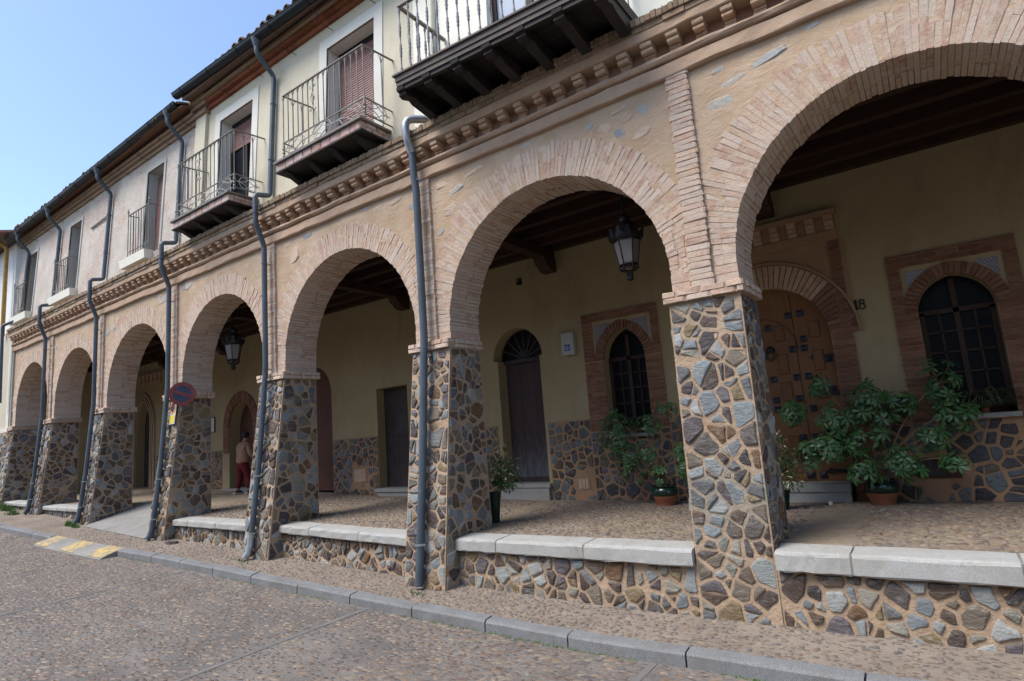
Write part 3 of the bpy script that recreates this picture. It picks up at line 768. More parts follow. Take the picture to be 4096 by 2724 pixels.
# a few flat stones show through the render of the spandrels
def flat_stone(x, z, wd, ht, rot, seed, into=None):
    rr = random.Random(seed); n = 12; q = []
    for k in range(n):
        a = 2*PI*k/n; c, s = math.cos(a), math.sin(a); p = rr.uniform(2.4, 4.5); rad = (abs(c)**p+abs(s)**p)**(-1/p)*rr.uniform(.86, 1.08)
        q.append((wd/2*c*rad, ht/2*s*rad))
    c, s = math.cos(rot), math.sin(rot)
    fn = lambda u, v, w: (x+u*c-v*s, Y0+.003-w*.7, z+u*s+v*c)
    m = into or MB(); stone_into(m, q, fn, rr, .008)
    if into is None: m.build('stone', M['wall_stone'], arc)
sp = [(1.80, 4.37, .50, .085, .20), (1.98, 4.46, .20, .12, .15), (1.48, 4.27, .34, .07, .22), (1.36, 4.10, .26, .12, .08), (1.42, 4.46, .22, .06, .2), (2.25, 4.51, .2, .05, .12),
      (.50, 4.10, .24, .13, .08), (.28, 4.19, .2, .12, .05), (.08, 4.30, .18, .13, -.1), (.36, 4.34, .13, .12, .3), (.55, 4.36, .12, .14, .3), (.30, 4.46, .26, .06, .2), (-.14, 4.40, .2, .08, .1), (-.98, 4.5, .2, .07, .1),
      (-2.25, 4.02, .3, .16, .2), (-2.2, 4.27, .32, .09, .25), (-1.85, 4.43, .34, .07, .2), (-2.45, 4.42, .2, .1, .1), (-1.45, 4.5, .22, .05, .1), (-2.5, 3.75, .16, .09, .4),
      (-3.0, 4.28, .2, .11, .3), (-3.35, 4.46, .3, .08, .15), (-3.75, 4.46, .22, .07, .1), (-2.98, 4.02, .16, .14, 0), (-5.9, 4.22, .34, .28, .2), (-5.5, 4.47, .3, .09, .1), (-6.05, 4.47, .2, .12, .2), (-4.0, 4.52, .22, .06, 0)]
for i, q in enumerate(sp): flat_stone(*q, 100+i)
srest = MB()
for b in range(2, 7):
    for sgn in (-1, 1):
        if b == 2: continue
        xl, xr = spans[b]; a = (xr-xl)/2; cx = (xl+xr)/2; rr = random.Random(b*9+sgn)
        for k in range(9):
            x = cx+sgn*rr.uniform(.5, a+.1); z = rr.uniform(3.6, 4.5)
            if math.hypot(x-cx, z-ZCR[b]+a) > a+TH[b]+.14: flat_stone(x, z, rr.uniform(.14, .36), rr.uniform(.07, .2), rr.uniform(-.1, .4), b*100+k, srest)
srest.build('spandrel_stones', M['wall_stone'], arc, kind='stuff')

# imposts and rubble piers
rest_s = MB()
def pier_y(i, z):
    t = (Z_ST-z)/3.0; return .03-YB[i]*max(0, t)
for i in range(8):
    xl, xr = PL[i], PR[i]; zb = zf((xl+xr)/2)-.15
    m = MB(); yb = pier_y(i, zb); yt = .03
    m.hexa([(xl, yb, zb), (xr, yb, zb), (xr, Y1-.02, zb), (xl, Y1-.02, zb)], [(xl, yt, Z_ST), (xr, yt, Z_ST), (xr, Y1-.02, Z_ST), (xl, Y1-.02, Z_ST)])
    pier = m.build('pier', M['mortar'], arc)
    # impost: two courses of brick
    lo, hi = xl-.05, xr+(.05 if i != 2 else .012)
    m = MB(); m.box(lo+.012, hi-.012, -.008, Y1+.03, Z_ST, Z_IMP-.002); imp = m.build('impost', M['mortar'], arc)
    for q, (za_, zb_) in enumerate(((Z_ST+.002, Z_ST+.056), (Z_ST+.062, Z_IMP))):
        x = lo+(-.1 if q else 0)
        while x < hi-.02:
            x2 = min(hi, x+.24); x1 = max(lo, x)
            if x2-x1 > .03: brick(imp, ((x1+x2)/2, .05+RN.uniform(-.005, .005), (za_+zb_)/2), (x2-x1-.010, .145, zb_-za_), M['arch_brick'])
            x += .25
        y = .13
        while y < Y1+.02 and i < 6:
            y2 = min(Y1+.04, y+.2)
            brick(imp, (hi-.05, (y+y2)/2+.004, (za_+zb_)/2), (.11, y2-y-.010, zb_-za_), M['arch_brick']); y += .21
    if i == 0: continue
    # front stones
    own = i in (1, 2)
    zlo = zf((xl+xr)/2)-.02-.05*(i > 1)
    L_ = math.hypot(3.0, YB[i])/3.0
    dom = [(xl+.004, zlo), (xr-.004, zlo), (xr-.004, Z_ST-.006), (xl+.004, Z_ST-.006)]
    fnf = lambda u, v, w, i=i: (u, pier_y(i, v)-w, v)
    big = .030 if own else .034
    if i == 1:
        stones(pier, rubble(dom, .026, .024, 41), fnf, 41, M['stone'], .013)
    elif i == 2: stones(pier, rubble(dom, .022, .022, 42), fnf, 42, M['stone'], .013)
    else: stones(pier, rubble(dom, big*.8, .022, 40+i), fnf, 40+i, M['stone'], .02, into=rest_s)
    # right hand side, seen from the street
    zlo2 = za(xr, .6)-.02 if i not in (4, 5) else zf(xr)
    zl3 = zlo
    dom = [(pier_y(i, zl3)+.012, zl3), (Y1-.03, zlo2), (Y1-.03, Z_ST-.006), (.04, Z_ST-.006)]
    fns = lambda u, v, w, xr=xr: (xr+w, u, v)
    if i in (1, 2): stones(pier, rubble(dom, .024 if i == 2 else .02, .024, 60+i), fns, 60+i, M['dado_stone' if 0 else 'stone'], .011)
    else: stones(pier, rubble(dom, .026, .022, 60+i), fns, 60+i, M['stone'], .011, into=rest_s)
    # left hand side
    fnl = lambda u, v, w, xl=xl: (xl-w, u, v)
    stones(pier, rubble(dom, .05, .03, 80+i), fnl, 80+i, M['stone'], .011, into=rest_s)
rest_s.build('stones', M['stone'], arc, kind='stuff')

# cornice: fascia, roll, brick corbels, plate and a weathered brick lip
CX0, CX1 = -20.45, 8.6
def moulding(name, prof, mat, wob=.004, n=150, kind=None):
    """extrude a y-z profile along the wall with slight unevenness"""
    xs = lin(CX0, CX1, n); vs = []
    k = len(prof)
    for x in xs:
        o = vnoise(x, 0, 2.2, 3)*wob*2-wob
        for j, (y, z) in enumerate(prof): vs.append((x, y+RN.uniform(-wob, wob)*.6, z+o+RN.uniform(-wob, wob)*.5))
    fs = [(i*k+j, (i+1)*k+j, (i+1)*k+j+1, i*k+j+1) for i in range(n-1) for j in range(k-1)]
    fs += [tuple(range(k)), tuple((n-1)*k+j for j in range(k-1, -1, -1))]
    m = MB(); m.add(vs, fs); return m.build(name, mat, cor)
cor = link('cornice', None, arc)
moulding('fascia', [(.2, 4.575), (.004, 4.575), (-.006, 4.59), (-.008, 4.715), (.03, 4.735), (.2, 4.74)], M['stucco'], .0085)
moulding('roll', [(.2, 4.742), (.02, 4.742), (-.025, 4.752), (-.045, 4.775), (-.045, 4.795), (-.02, 4.818), (.2, 4.825)], M['stucco'], .0095)
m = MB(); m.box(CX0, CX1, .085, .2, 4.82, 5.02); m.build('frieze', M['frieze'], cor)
moulding('plate', [(.2, 5.012), (-.105, 5.012), (-.12, 5.025), (-.125, 5.105), (-.11, 5.12), (.2, 5.12)], M['stucco'], .0085)
def corbel_mesh(seed):
    rr = random.Random(seed); m = MB(); w_ = .058
    j = lambda s: rr.uniform(-s, s)
    for (z0, z1, yf, rv) in ((4.955, 5.012, -.10, .1), (4.900, 4.950, -.075, .4), (4.865, 4.896, -.005, .7), (4.826, 4.861, .0, .9)):
        e = .012
        pr = [(.09, z0), (yf+e+j(.004), z0), (yf+j(.004), z0+e), (yf+j(.004), z1-e), (yf+e, z1), (.09, z1)]
        m.prism(pr, lambda y, z, x: (x+j(.002), y, z), -w_+j(.004), w_+j(.004), (rv+rr.random()*.2) % 1)
    me = m.build('corbel', M['corbel']); d = me.data; bpy.data.objects.remove(me); return d
CM = [corbel_mesh(i) for i in range(5)]
x = CX0+.12
while x < 8.4:
    o = link('corbel', CM[RN.randrange(5)], cor); o.location = (x+RN.uniform(-.012, .012), 0, 0); o.scale = (RN.uniform(.92, 1.08), 1, 1); x += .2845
lip = MB()
x = CX0
while x < 8.5:
    w_ = RN.uniform(.20, .27); lip.box(x, x+w_-.008, -.135+RN.uniform(-.012, .008), .2, 5.123+RN.uniform(0, .006), 5.183+RN.uniform(-.004, .004), RN.random()); x += w_
x = CX0
while x < 8.5:
    w_ = RN.uniform(.055, .07); y = -.175+RN.uniform(-.008, .008); z = 5.275+RN.uniform(-.012, .008)
    lip.hexa([(x, y+.006, 5.19), (x+w_-.007, y+.006, 5.19), (x+w_-.007, .2, 5.19), (x, .2, 5.19)], [(x, y, z-.012), (x+w_-.007, y, z-.012), (x+w_-.007, .2, z+.05), (x, .2, z+.05)], RN.random()); x += w_
lip.build('lip_bricks', M['lip_brick'], cor, kind='stuff')
m = MB(); m.box(CX0, CX1, -.12, .3, 5.10, 5.25); m.build('lip_core', M['stucco'], cor)
mo = MB()     # moss on top of the lip
for _ in range(900):
    x = RN.uniform(-20, 2.5); 
    if vnoise(x, 1, 1.3, 5) < .45: continue
    y = RN.uniform(-.17, -.05); z = 5.272+(y+.17)*.13; s = RN.uniform(.006, .016)
    mo.lathe([(s, -s*.3), (s*.8, s*.4), (.001, s*.8)], (x, y, z), 5, RN.random(), False)
mo.build('moss', M['moss'], cor, kind='stuff')

# ceiling of dark boards on joists, cross beams on stepped brackets
ceil = link('ceiling', None, arc)
for k in range(9):
    y0 = Y1-.02+k*(D-Y1)/9
    m = MB(); m.box(-20.35, 8.6, y0+.004, y0+(D-Y1)/9-.004, 4.30, 4.34, RN.random()); m.build('plank', M['ceil_wood'], ceil)
for y in (Y1+.10, 1.22, 1.72, 2.22, 2.70, D-.07):
    m = MB(); m.box(-20.35, 8.6, y-.065, y+.065, 4.135, 4.30, RN.random()); m.build('joist', M['ceil_wood'], ceil)
m = MB(); m.box(-20.6, 8.7, .2, D+.6, 4.36, 4.56); m.build('upper_floor', M['ceil_wood'], arc)
for i in range(0, 8):
    xm = mids[i]+.12 if i < 7 else mids[i]+.3
    m = MB(); m.box(xm-.10, xm+.10, Y1-.05, D+.02, 3.98, 4.14, RN.random())
    bm_ = m.build('beam', M['ceil_wood'], ceil)
    m = MB(); m.prism([(D+.02, 3.75), (D-.16, 3.75), (D-.24, 3.79), (D-.27, 3.84), (D-.33, 3.86), (D-.38, 3.92), (D-.42, 3.985), (D+.02, 3.985)], lambda y, z, x: (x, y, z), xm-.115, xm+.115)
    m.build('bracket', M['ceil_wood'], bm_)

# ------------------------------------------------------------------ low bench walls with granite slabs between the piers
BW = [ # bay, slab top left, right, thickness left, right, joints, label
    (0, -.262, -.258, .172, .172, [1.93, 3.03], 'stone bench wall under granite slabs in the nearest and widest arch', .026),
    (1, -.300, -.284, .150, .165, [-1.78, -.6], 'stone bench wall with granite slabs below the arch of the big hanging lantern', .026),
    (2, -.246, -.310, .122, .135, [-5.39, -4.25], 'stone bench wall with granite slabs below the arch with a plain plank door', .026),
    (3, -.234, -.253, .118, .127, [-9.13, -8.11], 'short bench wall with granite slabs beside the driveway ramp and no parking sign', .03),
    (5, -.049, -.077, .10, .102, [-15.78, -15.16], 'small pale bench wall left of the driveway ramp', .03),
    (6, .044, .0, .10, .10, [-18.9, -18.1], 'farthest bench wall, beside green weeds at the end of the arcade', .03)]
for b, ztl, ztr, tl, tr, js, lab, cell in BW:
    xl, xr = PR[b+1]+.006, PL[b]-.006
    bw = thing('bench_wall', lab, 'bench wall', ((xl+xr)/2, 0, zf((xl+xr)/2)), 'bench walls between the piers')
    off = bw.location.copy()
    def loc(mb):
        mb.v = [(x-off.x, y-off.y, z-off.z) for x, y, z in mb.v]; return mb
    zt = lambda x: ztl+(ztr-ztl)*(x-xl)/(xr-xl); th = lambda x: tl+(tr-tl)*(x-xl)/(xr-xl)
    m = MB(); zlo = min(zf(xl), zf(xr))-.15
    m.hexa([(xl-.05, -.06, zlo), (xr+.05, -.06, zlo), (xr+.05, .25, zlo), (xl-.05, .25, zlo)], [(xl-.05, -.05, zt(xl)-tl+.004), (xr+.05, -.05, zt(xr)-tr+.004), (xr+.05, .25, zt(xr)-tr+.004), (xl-.05, .25, zt(xl)-tl+.004)])
    loc(m).build('wall', M['mortar'], bw)
    ed = [xl]+js+[xr]
    for p, q in zip(ed, ed[1:]):
        m = MB(); e = .009; c = .03; secs = []
        for k, xx in enumerate(lin(p+e, q-e, 9)):
            z = zt(xx); t = th(xx); j = lambda s: RN.uniform(-s, s); ins = .012 if k in (0, 8) else 0
            pr = [(-.115+ins+j(.006), z-t+j(.007)), (-.128+ins+j(.005), z-t+.014+j(.006)), (-.128+ins+j(.004), z-c-j(.006)), (-.118+ins+j(.004), z-c*.4-ins*.3+j(.003)), (-.09+ins+j(.008), z-ins*.4+j(.002)), (.20, z+.012-ins*.4+j(.002)), (.20, z-t)]
            secs += [(xx, y, zz) for y, zz in pr]
        m.add(secs, [(i*7+k, (i+1)*7+k, (i+1)*7+(k+1) % 7, i*7+(k+1) % 7) for i in range(8) for k in range(7)]+[tuple(range(7)), tuple(8*7+k for k in range(6, -1, -1))])
        loc(m).build('slab', M['granite'], bw)
        if q != xr:
            m = MB(); m.box(q-e-.002, q+e+.002, -.112, .18, zt(q)-th(q)+.008, zt(q)-.012); loc(m).build('slab_joint', M['concrete'], bw)
    dom = [(xl+.004, zf(xl)-.03), (xr-.004, zf(xr)-.03), (xr-.004, zt(xr)-tr-.01), (xl+.004, zt(xl)-tl-.01)]
    fn = lambda u, v, w: (u-off.x, -.058-w-off.y, v-off.z)
    ps = rubble(dom, cell*(.75 if b < 2 else .7), .027, 200+b)
    if b < 3: stones(bw, ps, fn, 200+b, M['stone'], .013)
    else:
        mm = MB(); stones(bw, ps, fn, 200+b, M['stone'], .013, into=mm); mm.build('stones', M['stone'], bw, kind='stuff')

# ------------------------------------------------------------------ rear wall of the arcade with its doors and windows
bwl = thing('back_wall', 'yellow cream wall at the back of the arcade with stone dado, doors and pointed windows', 'wall')
def pointed(x0, x1, zs, rise, n=20, grow=0.):
    a = (x1-x0)/2; c = (x0+x1)/2; r = (a*a+rise*rise)/(2*a)
    L_ = []
    for i in range(n+1):
        x = -a*math.cos(PI/2*i/n); z = math.sqrt(max(0, r*r-(x-(-a+r))**2)); L_.append((x, z))
    pts = L_+[(-x, z) for x, z in reversed(L_[:-1])]
    if grow:
        out = []
        for k, (x, z) in enumerate(pts):
            cx = (-a+r) if x <= 0 else (a-r); d = math.hypot(x-cx, z) or 1
            out.append((x+(x-cx)/d*grow, z+z/d*grow))
        pts = out
    return [(c+x, zs+z) for x, z in pts]
OPEN = [ # x0, x1, z0, curve or lintel, depth
    dict(x=(-19.5, -18.45), z0=-.6, c=pointed(-19.5, -18.45, 2.1, .75), d=.3),
    dict(x=(-13.62, -12.4), z0=-.6, c=pointed(-13.62, -12.4, 1.68, .68), d=.36),
    dict(x=(-10.45, -9.05), z0=-.6, c=pointed(-10.45, -9.05, 2.2, .7), d=.1),
    dict(x=(-7.47, -6.5), z0=-.6, c=[(-7.47, 2.13), (-6.5, 2.13)], d=.26),
    dict(x=(-4.12, -3.0), z0=-.6, c=pointed(-4.12, -3.0, 2.30, .58), d=.3),
    dict(x=(-1.77, -1.02), z0=.78, c=pointed(-1.77, -1.02, 2.03, .5), d=.22),
    dict(x=(.17, 1.67), z0=-.6, c=pointed(.17, 1.67, 1.93, .79), d=.14),
    dict(x=(2.68, 3.46), z0=.75, c=pointed(2.68, 3.46, 2.05, .44), d=.22)]
m = MB(); xa = -20.35
def wq(a, b, z0, z1, y=D):
    m.add([(a, y, z0), (b, y, z0), (b, y, z1), (a, y, z1)], [(0, 1, 2, 3)])
for o in OPEN:
    x0, x1 = o['x']; wq(xa, x0, -.7, 4.36); xa = x1; d = o['d']; c = o['c']
    for (a, za_), (b, zb_) in zip(c, c[1:]):
        m.add([(a, D, za_), (b, D, zb_), (b, D, 4.36), (a, D, 4.36)], [(0, 1, 2, 3)])
        m.add([(a, D, za_), (b, D, zb_), (b, D+d, zb_), (a, D+d, za_)], [(0, 1, 2, 3)])
    for xx, zz in ((x0, c[0][1]), (x1, c[-1][1])):
        m.add([(xx, D, o['z0']), (xx, D+d, o['z0']), (xx, D+d, zz), (xx, D, zz)], [(0, 1, 2, 3)])
    if o['z0'] > 0:
        wq(x0, x1, -.7, o['z0']); m.add([(x0, D, o['z0']), (x1, D, o['z0']), (x1, D+d, o['z0']), (x0, D+d, o['z0'])], [(0, 1, 2, 3)])
wq(xa, 8.6, -.7, 4.36)
for a, b in ((-4.12, -4.02), (-3.06, -3.0)): m.box(a, b, D+.001, D+.299, -.6, 2.30)
m.build('plaster', M['cream_in'], bwl, recalc=False)
m = MB(); m.box(-20.4, 8.7, D+.5, D+.6, -.8, 4.56); m.build('rear', M['cream_in'], bwl)
back_rest = MB(); nb_b = [0]
def fbrick(par, x0, x1, z0, z1, single, mat='red_brick', y=D-.008, dep=.05, ry=0.):
    if single and nb_b[0] < 300:
        nb_b[0] += 1; brick(par, ((x0+x1)/2, y+RN.uniform(-.004, .004), (z0+z1)/2), (x1-x0, dep, z1-z0), M[mat], ry)
    else: back_rest.box(x0, x1, y-dep/2+RN.uniform(-.004, .004), y+dep/2, z0, z1, RN.random())
def courses(par, x0, x1, z0, z1, single, h=.064):
    z = z0; k = 0; m = MB(); m.box(x0, x1, D-.022, D+.01, z0, z1); m.build('joint', M['dado_mortar'], par)
    while z < z1-.02:
        zt = min(z1, z+h); w_ = x1-x0; n = max(1, round(w_/.22)); s = .5 if k % 2 and n > 1 else 0
        ed = sorted({x0, x1} | {x0+w_/n*(i+s) for i in range(n+1) if x0+.03 < x0+w_/n*(i+s) < x1-.03})
        for a, b in zip(ed, ed[1:]): fbrick(par, a+.005, b-.005, z+.005, zt-.005, single)
        z = zt; k += 1
def ring(par, curve, outer, n, single, mat='red_brick', y0=D-.032, y1=D+.03):
    """bricks between an opening curve and its outer offset"""
    def at(c, t):
        ls = [math.dist(a, b) for a, b in zip(c, c[1:])]; s = t*sum(ls)
        for (a, b), l in zip(zip(c, c[1:]), ls):
            if s <= l: return (a[0]+(b[0]-a[0])*s/l, a[1]+(b[1]-a[1])*s/l)
            s -= l
        return c[-1]
    for i in range(n):
        t0, t1 = (i+.08)/n, (i+.92)/n
        q = [at(curve, t0), at(curve, t1), at(outer, t1), at(outer, t0)]
        sg = single and nb_b[0] < 300
        mm = MB() if sg else back_rest; e = RN.uniform(-.005, .004)
        mm.prism(q, lambda x, z, y: (x, y+e, z), y0, y1, RN.random())
        if sg: nb_b[0] += 1; mm.build('brick', M[mat], par)
def brick_window(o, xo0, xo1, xi0, xi1, z0, zp_, zt, single, label):
    x0, x1 = o['x']; zs = o['c'][0][1]
    w_ = link('window', None, bwl); w_['label'] = label
    courses(w_, xo0, x0-.002, z0, zs, single); courses(w_, x1+.002, xo1, z0, zs, single)
    courses(w_, xo0, xi0, zs, zp_, single); courses(w_, xi1, xo1, zs, zp_, single); courses(w_, xo0, xo1, zp_, zt, single, .07)
    out = pointed(x0, x1, zs, o['c'][len(o['c'])//2][1]-zs, grow=.15)
    ring(w_, o['c'], out, 26, single)
    m = MB()      # cream inner panel with tile spandrels
    for (a, za_), (b, zb_) in zip(out, out[1:]):
        if a < xi0 or b > xi1: continue
        m.add([(a, D-.006, za_), (b, D-.006, zb_), (b, D-.006, zp_), (a, D-.006, zp_)], [(0, 1, 2, 3)])
    m.build('panel', M['cream_in'], w_, recalc=False)
    for s in (-1, 1):
        e = xi0 if s < 0 else xi1; q = [(e-s*.05, zp_-.06)]
        ap_ = [(x, z) for x, z in pointed(x0, x1, zs, o['c'][len(o['c'])//2][1]-zs, grow=.165) if (x-(x0+x1)/2)*s > .08 and z < zp_-.075 and (e-s*.05-x)*s > 0]
        if s < 0: ap_ = list(ap_)
        else: ap_ = list(reversed(ap_))
        q += [(e-s*.05, ap_[0][1])]+ap_+[(ap_[-1][0], zp_-.06)]
        m = MB(); m.prism(q, lambda x, z, y: (x, y, z), D-.012, D+.002); m.build('tile_panel', M['azulejo'], w_)
    # casement: frame, mullions and dark panes
    dy = D+o['d']; f = MB(); c = (x0+x1)/2
    f.box(x0, x0+.06, dy-.05, dy, o['z0'], zs); f.box(x1-.06, x1, dy-.05, dy, o['z0'], zs); f.box(c-.03, c+.03, dy-.05, dy, o['z0'], zs+.4)
    f.box(x0, x1, dy-.05, dy, zs-.03, zs+.03); f.box(x0, x1, dy-.05, dy, o['z0'], o['z0']+.07)
    for k in range(1, 5): f.box(x0, x1, dy-.035, dy, o['z0']+(zs-o['z0'])*k/5-.012, o['z0']+(zs-o['z0'])*k/5+.012)
    for xx in (x0+.21, x1-.21): f.box(xx-.012, xx+.012, dy-.035, dy, o['z0'], zs)
    fr = f.build('frame', M['frame_wood'], w_)
    p = MB(); p.prism([(x0, o['z0'])]+o['c']+[(x1, o['z0'])], lambda x, z, y: (x, y, z), dy-.008, dy+.01); p.build('pane', M['glass'], fr)
    s = MB(); s.box(x0-.05, x1+.02, D-.09, D+.10, o['z0']-.055, o['z0']); s.build('sill', M['step'], w_)
brick_window(OPEN[5], -2.13, -.74, -1.94, -.87, .86, 2.71, 2.86, True, 'pointed window behind the small potted climber')
brick_window(OPEN[7], 2.42, 3.74, 2.56, 3.60, .68, 2.66, 2.83, True, 'pointed window right of the number 18')

# door 18: brick surround with its own little cornice
d18 = link('door', None, bwl); d18['label'] = 'carved oak door number 18'
o = OPEN[6]
courses(d18, 1.672, 1.94, -.27, 2.0, True); courses(d18, -.10, .168, -.27, 2.0, False)
ring(d18, o['c'], pointed(.17, 1.67, 1.93, .79, grow=.33), 40, True, 'corbel')
m = MB()
for (a, za_), (b, zb_) in zip(*[pointed(.17, 1.67, 1.93, .79, grow=.33)[k:] for k in (0, 1)]):
    m.add([(a, D-.012, za_), (b, D-.012, zb_), (b, D-.012, 3.22), (a, D-.012, 3.22)], [(0, 1, 2, 3)])
m.build('panel', M['dado_mortar'], d18, recalc=False)
courses(d18, 1.80, 1.94, 2.0, 3.22, True); courses(d18, -.10, .04, 2.0, 3.22, False)
m = MB()
oc = pointed(.17, 1.67, 1.93, .79, grow=.36)
for (a, za_), (b, zb_) in zip(oc, oc[1:]): m.bar((a, D-.03, za_), (b, D-.03, zb_), .045, .03)
m.build('arch_moulding', M['dado_mortar'], d18)
m = MB(); m.box(-.10, 1.94, D-.05, D, 3.22, 3.36); m.box(-.10, 1.94, D-.02, D, 3.36, 3.58); m.box(-.12, 1.96, D-.12, D, 3.58, 3.645); m.build('cornice', M['dado_mortar'], d18)
for k in range(9):
    x = -.02+k*.235; mm = MB()
    for z0, z1, yy in ((3.37, 3.425, .045), (3.43, 3.49, .075), (3.50, 3.575, .10)): mm.box(x-.055, x+.055, D-yy, D, z0, z1, RN.random())
    mm.build('corbel', M['corbel'], d18)
dy = D+.14
m = MB(); m.prism([(.17, -.03)]+o['c']+[(1.67, -.03)], lambda x, z, y: (x, y, z), dy-.02, dy+.03); m.build('leaf', M['door_wood'], d18)
def inside18(x, z):
    return .22 < x < 1.62 and -.03 < z < 1.93+.7*math.sqrt(max(0, 1-((x-.92)/.74)**2))
for zc_, h in ((.42, .36), (.86, .28), (1.22, .28), (1.62, .30), (2.06, .24)):       # raised panels
    for xc_ in (.36, .68, 1.0, 1.46):
        w_ = .075
        if all(inside18(xc_+s*w_, zc_+t*h/2) for s in (-1, 1) for t in (-1, 1)):
            m = MB(); e = .016
            m.hexa([(xc_-w_, dy-.02, zc_-h/2), (xc_+w_, dy-.02, zc_-h/2), (xc_+w_, dy-.02, zc_+h/2), (xc_-w_, dy-.02, zc_+h/2)], [(xc_-w_+e, dy-.040, zc_-h/2+e), (xc_+w_-e, dy-.040, zc_-h/2+e), (xc_+w_-e, dy-.040, zc_+h/2-e), (xc_-w_+e, dy-.040, zc_+h/2-e)], RN.random()); m.build('panel', M['door_wood'], d18)
ROS = [(1.15, 2.3), (1.31, 2.31), (.86, 2.16), (1.31, 1.94), (1.15, 1.81), (1.3, 1.81), (1.58, 1.62), (.84, 1.41), (1.15, 1.41), (1.3, 1.41), (.84, 1.11), (1.14, 1.11), (.84, .98), (1.57, .76), (1.12, .57), (1.27, .57), (1.3, .96), (1.58, 1.2), (.53, 1.41), (.53, 1.81), (.53, .98), (1.14, .05), (1.3, .05), (.27, 1.62)]
for x, z in ROS:
    if not inside18(x-.03, z) or not inside18(x+.03, z+.04): continue
    mm = MB(); mm.box(x-.046, x+.046, dy-.034, dy-.02, z-.046, z+.046)
    mm.hexa([(x-.04, dy-.034, z-.04), (x+.04, dy-.034, z-.04), (x+.04, dy-.034, z+.04), (x-.04, dy-.034, z+.04)], [(x-.008, dy-.055, z-.008), (x+.008, dy-.055, z-.008), (x+.008, dy-.055, z+.008), (x-.008, dy-.055, z+.008)]); mm.build('rosette', M['iron_tile'], d18)
wk = pointed(.44, 1.225, 1.80, .50); m = MB()
for (a, za_), (b, zb_) in zip(wk, wk[1:]): m.bar((a, dy-.022, za_), (b, dy-.022, zb_), .014, .008)
m.bar((.44, dy-.022, -.03), (.44, dy-.022, 1.8), .008, .012); m.build('wicket_joint', M['frame_wood'], d18)
for z in (.10, .62, 1.14, 1.66):
    m = MB(); m.prism([(1.66, z-.03), (1.46, z-.022), (1.40, z-.04), (1.34, z), (1.40, z+.04), (1.46, z+.022), (1.66, z+.03)], lambda x, zz, y: (x, y, zz), dy-.036, dy-.02); m.build('strap_hinge', M['black_iron'], d18)
m = MB(); m.tube([(.85, dy-.06, 1.83), (.80, dy-.06, 1.79), (.79, dy-.06, 1.73), (.85, dy-.06, 1.68), (.91, dy-.06, 1.73), (.90, dy-.06, 1.79), (.85, dy-.06, 1.83)], .012, 6); m.lathe([(.06, -.03), (.065, 0), (.03, .05)], (.85, dy-.03, 1.84), 10); m.build('knocker', M['black_iron'], d18, True)
m = MB(); m.box(1.195, 1.203, dy-.026, dy-.019, -.03, 2.6); m.build('door_gap', M['black'], d18)
for x0, x1 in ((-.05, .74), (.76, 1.64)):
    m = MB(); m.box(x0, x1, D-.20, D+.14, -.14, -.035); m.build('step', M['step'], d18)
m = MB(); m.box(-.05, 1.63, D-.18, D+.14, -.5, -.142); m.build('step', M['step'], d18)
# the planked doors
def plank_door(label, x0, x1, z0, top, y, mat, n, frame=True, curve=None):
    d = link('door', None, bwl); d['label'] = label
    for k in range(n):
        a, b = x0+(x1-x0)*k/n, x0+(x1-x0)*(k+1)/n; m = MB()
        if curve is None: m.box(a+.002, b-.002, y-.02+RN.uniform(-.003, .003), y+.02, z0, top, RN.random())
        else:
            pts = [(a+.002, z0)]+[(xx, zc_(xx)) for xx in lin(a+.002, b-.002, 5)]+[(b-.002, z0)]
            m.prism(pts, lambda x, z, w_: (x, w_, z), y-.02+RN.uniform(-.003, .003), y+.02, RN.random())
        m.build('plank', mat, d)
    return d
def zc_(x, c=None):
    c = c or CUR
    for (a, za_), (b, zb_) in zip(c, c[1:]):
        if a <= x <= b: return za_+(zb_-za_)*(x-a)/max(b-a, 1e-6)
    return c[0][1] if x < c[0][0] else c[-1][1]
dB = plank_door('tall weathered plank door with a fanlight and blue-grey worn foot', -4.02, -3.06, .0, 2.24, D+.28, M['blue_door'], 6)
m = MB(); m.box(-4.10, -3.02, D+.20, D+.31, 2.235, 2.31); m.box(-4.02, -3.06, D+.25, D+.30, .0, .10); m.build('rail', M['old_door'], dB)
m = MB(); m.prism([(-4.12, 2.30)]+OPEN[4]['c']+[(-3.0, 2.30)], lambda x, z, y: (x, y, z), D+.285, D+.31); fl_ = m.build('fanlight', M['glass'], dB)
m = MB()
for k in range(1, 8):
    a = PI*k/8; m.bar((-3.56, D+.265, 2.31), (-3.56+.56*math.cos(a), D+.265, 2.31+.57*math.sin(a)), .022, .03)
for r_ in (.16, .54): m.tube([(-3.56+r_*math.cos(PI*k/12), D+.265, 2.31+r_*math.sin(PI*k/12)*1.03) for k in range(13)], .014, 5)
m.build('glazing_bars', M['old_door'], fl_)
m = MB(); m.box(-4.14, -3.57, D-.10, D+.27, -.06, .005); m.build('step', M['step'], dB)
m = MB(); m.box(-3.565, -3.0, D-.10, D+.27, -.06, .003); m.build('step', M['step'], dB)
m = MB(); m.box(-4.10, -3.04, D-.08, D+.27, -.5, -.062); m.build('step', M['step'], dB)
dC = plank_door('low brown plank door with rows of nails', -7.47, -6.5, -.05, 2.13, D+.24, M['old_door'], 7)
m = MB()
for z in (.5, 1.05, 1.6):
    for k in range(14): m.lathe([(.011, 0), (.008, .008), (.001, .012)], (0, 0, 0), 6) if False else m.box(-7.44+k*.07-.007, -7.44+k*.07+.007, D+.205, D+.222, z-.007, z+.007)
m.build('nails', M['black_iron'], dC, kind='stuff')
m = MB(); m.box(-7.5, -6.4, D-.12, D+.22, -.12, -.05); m.build('step', M['step'], dC)
m = MB(); m.box(-7.45, -6.45, D-.09, D+.22, -.5, -.125); m.build('step', M['step'], dC)
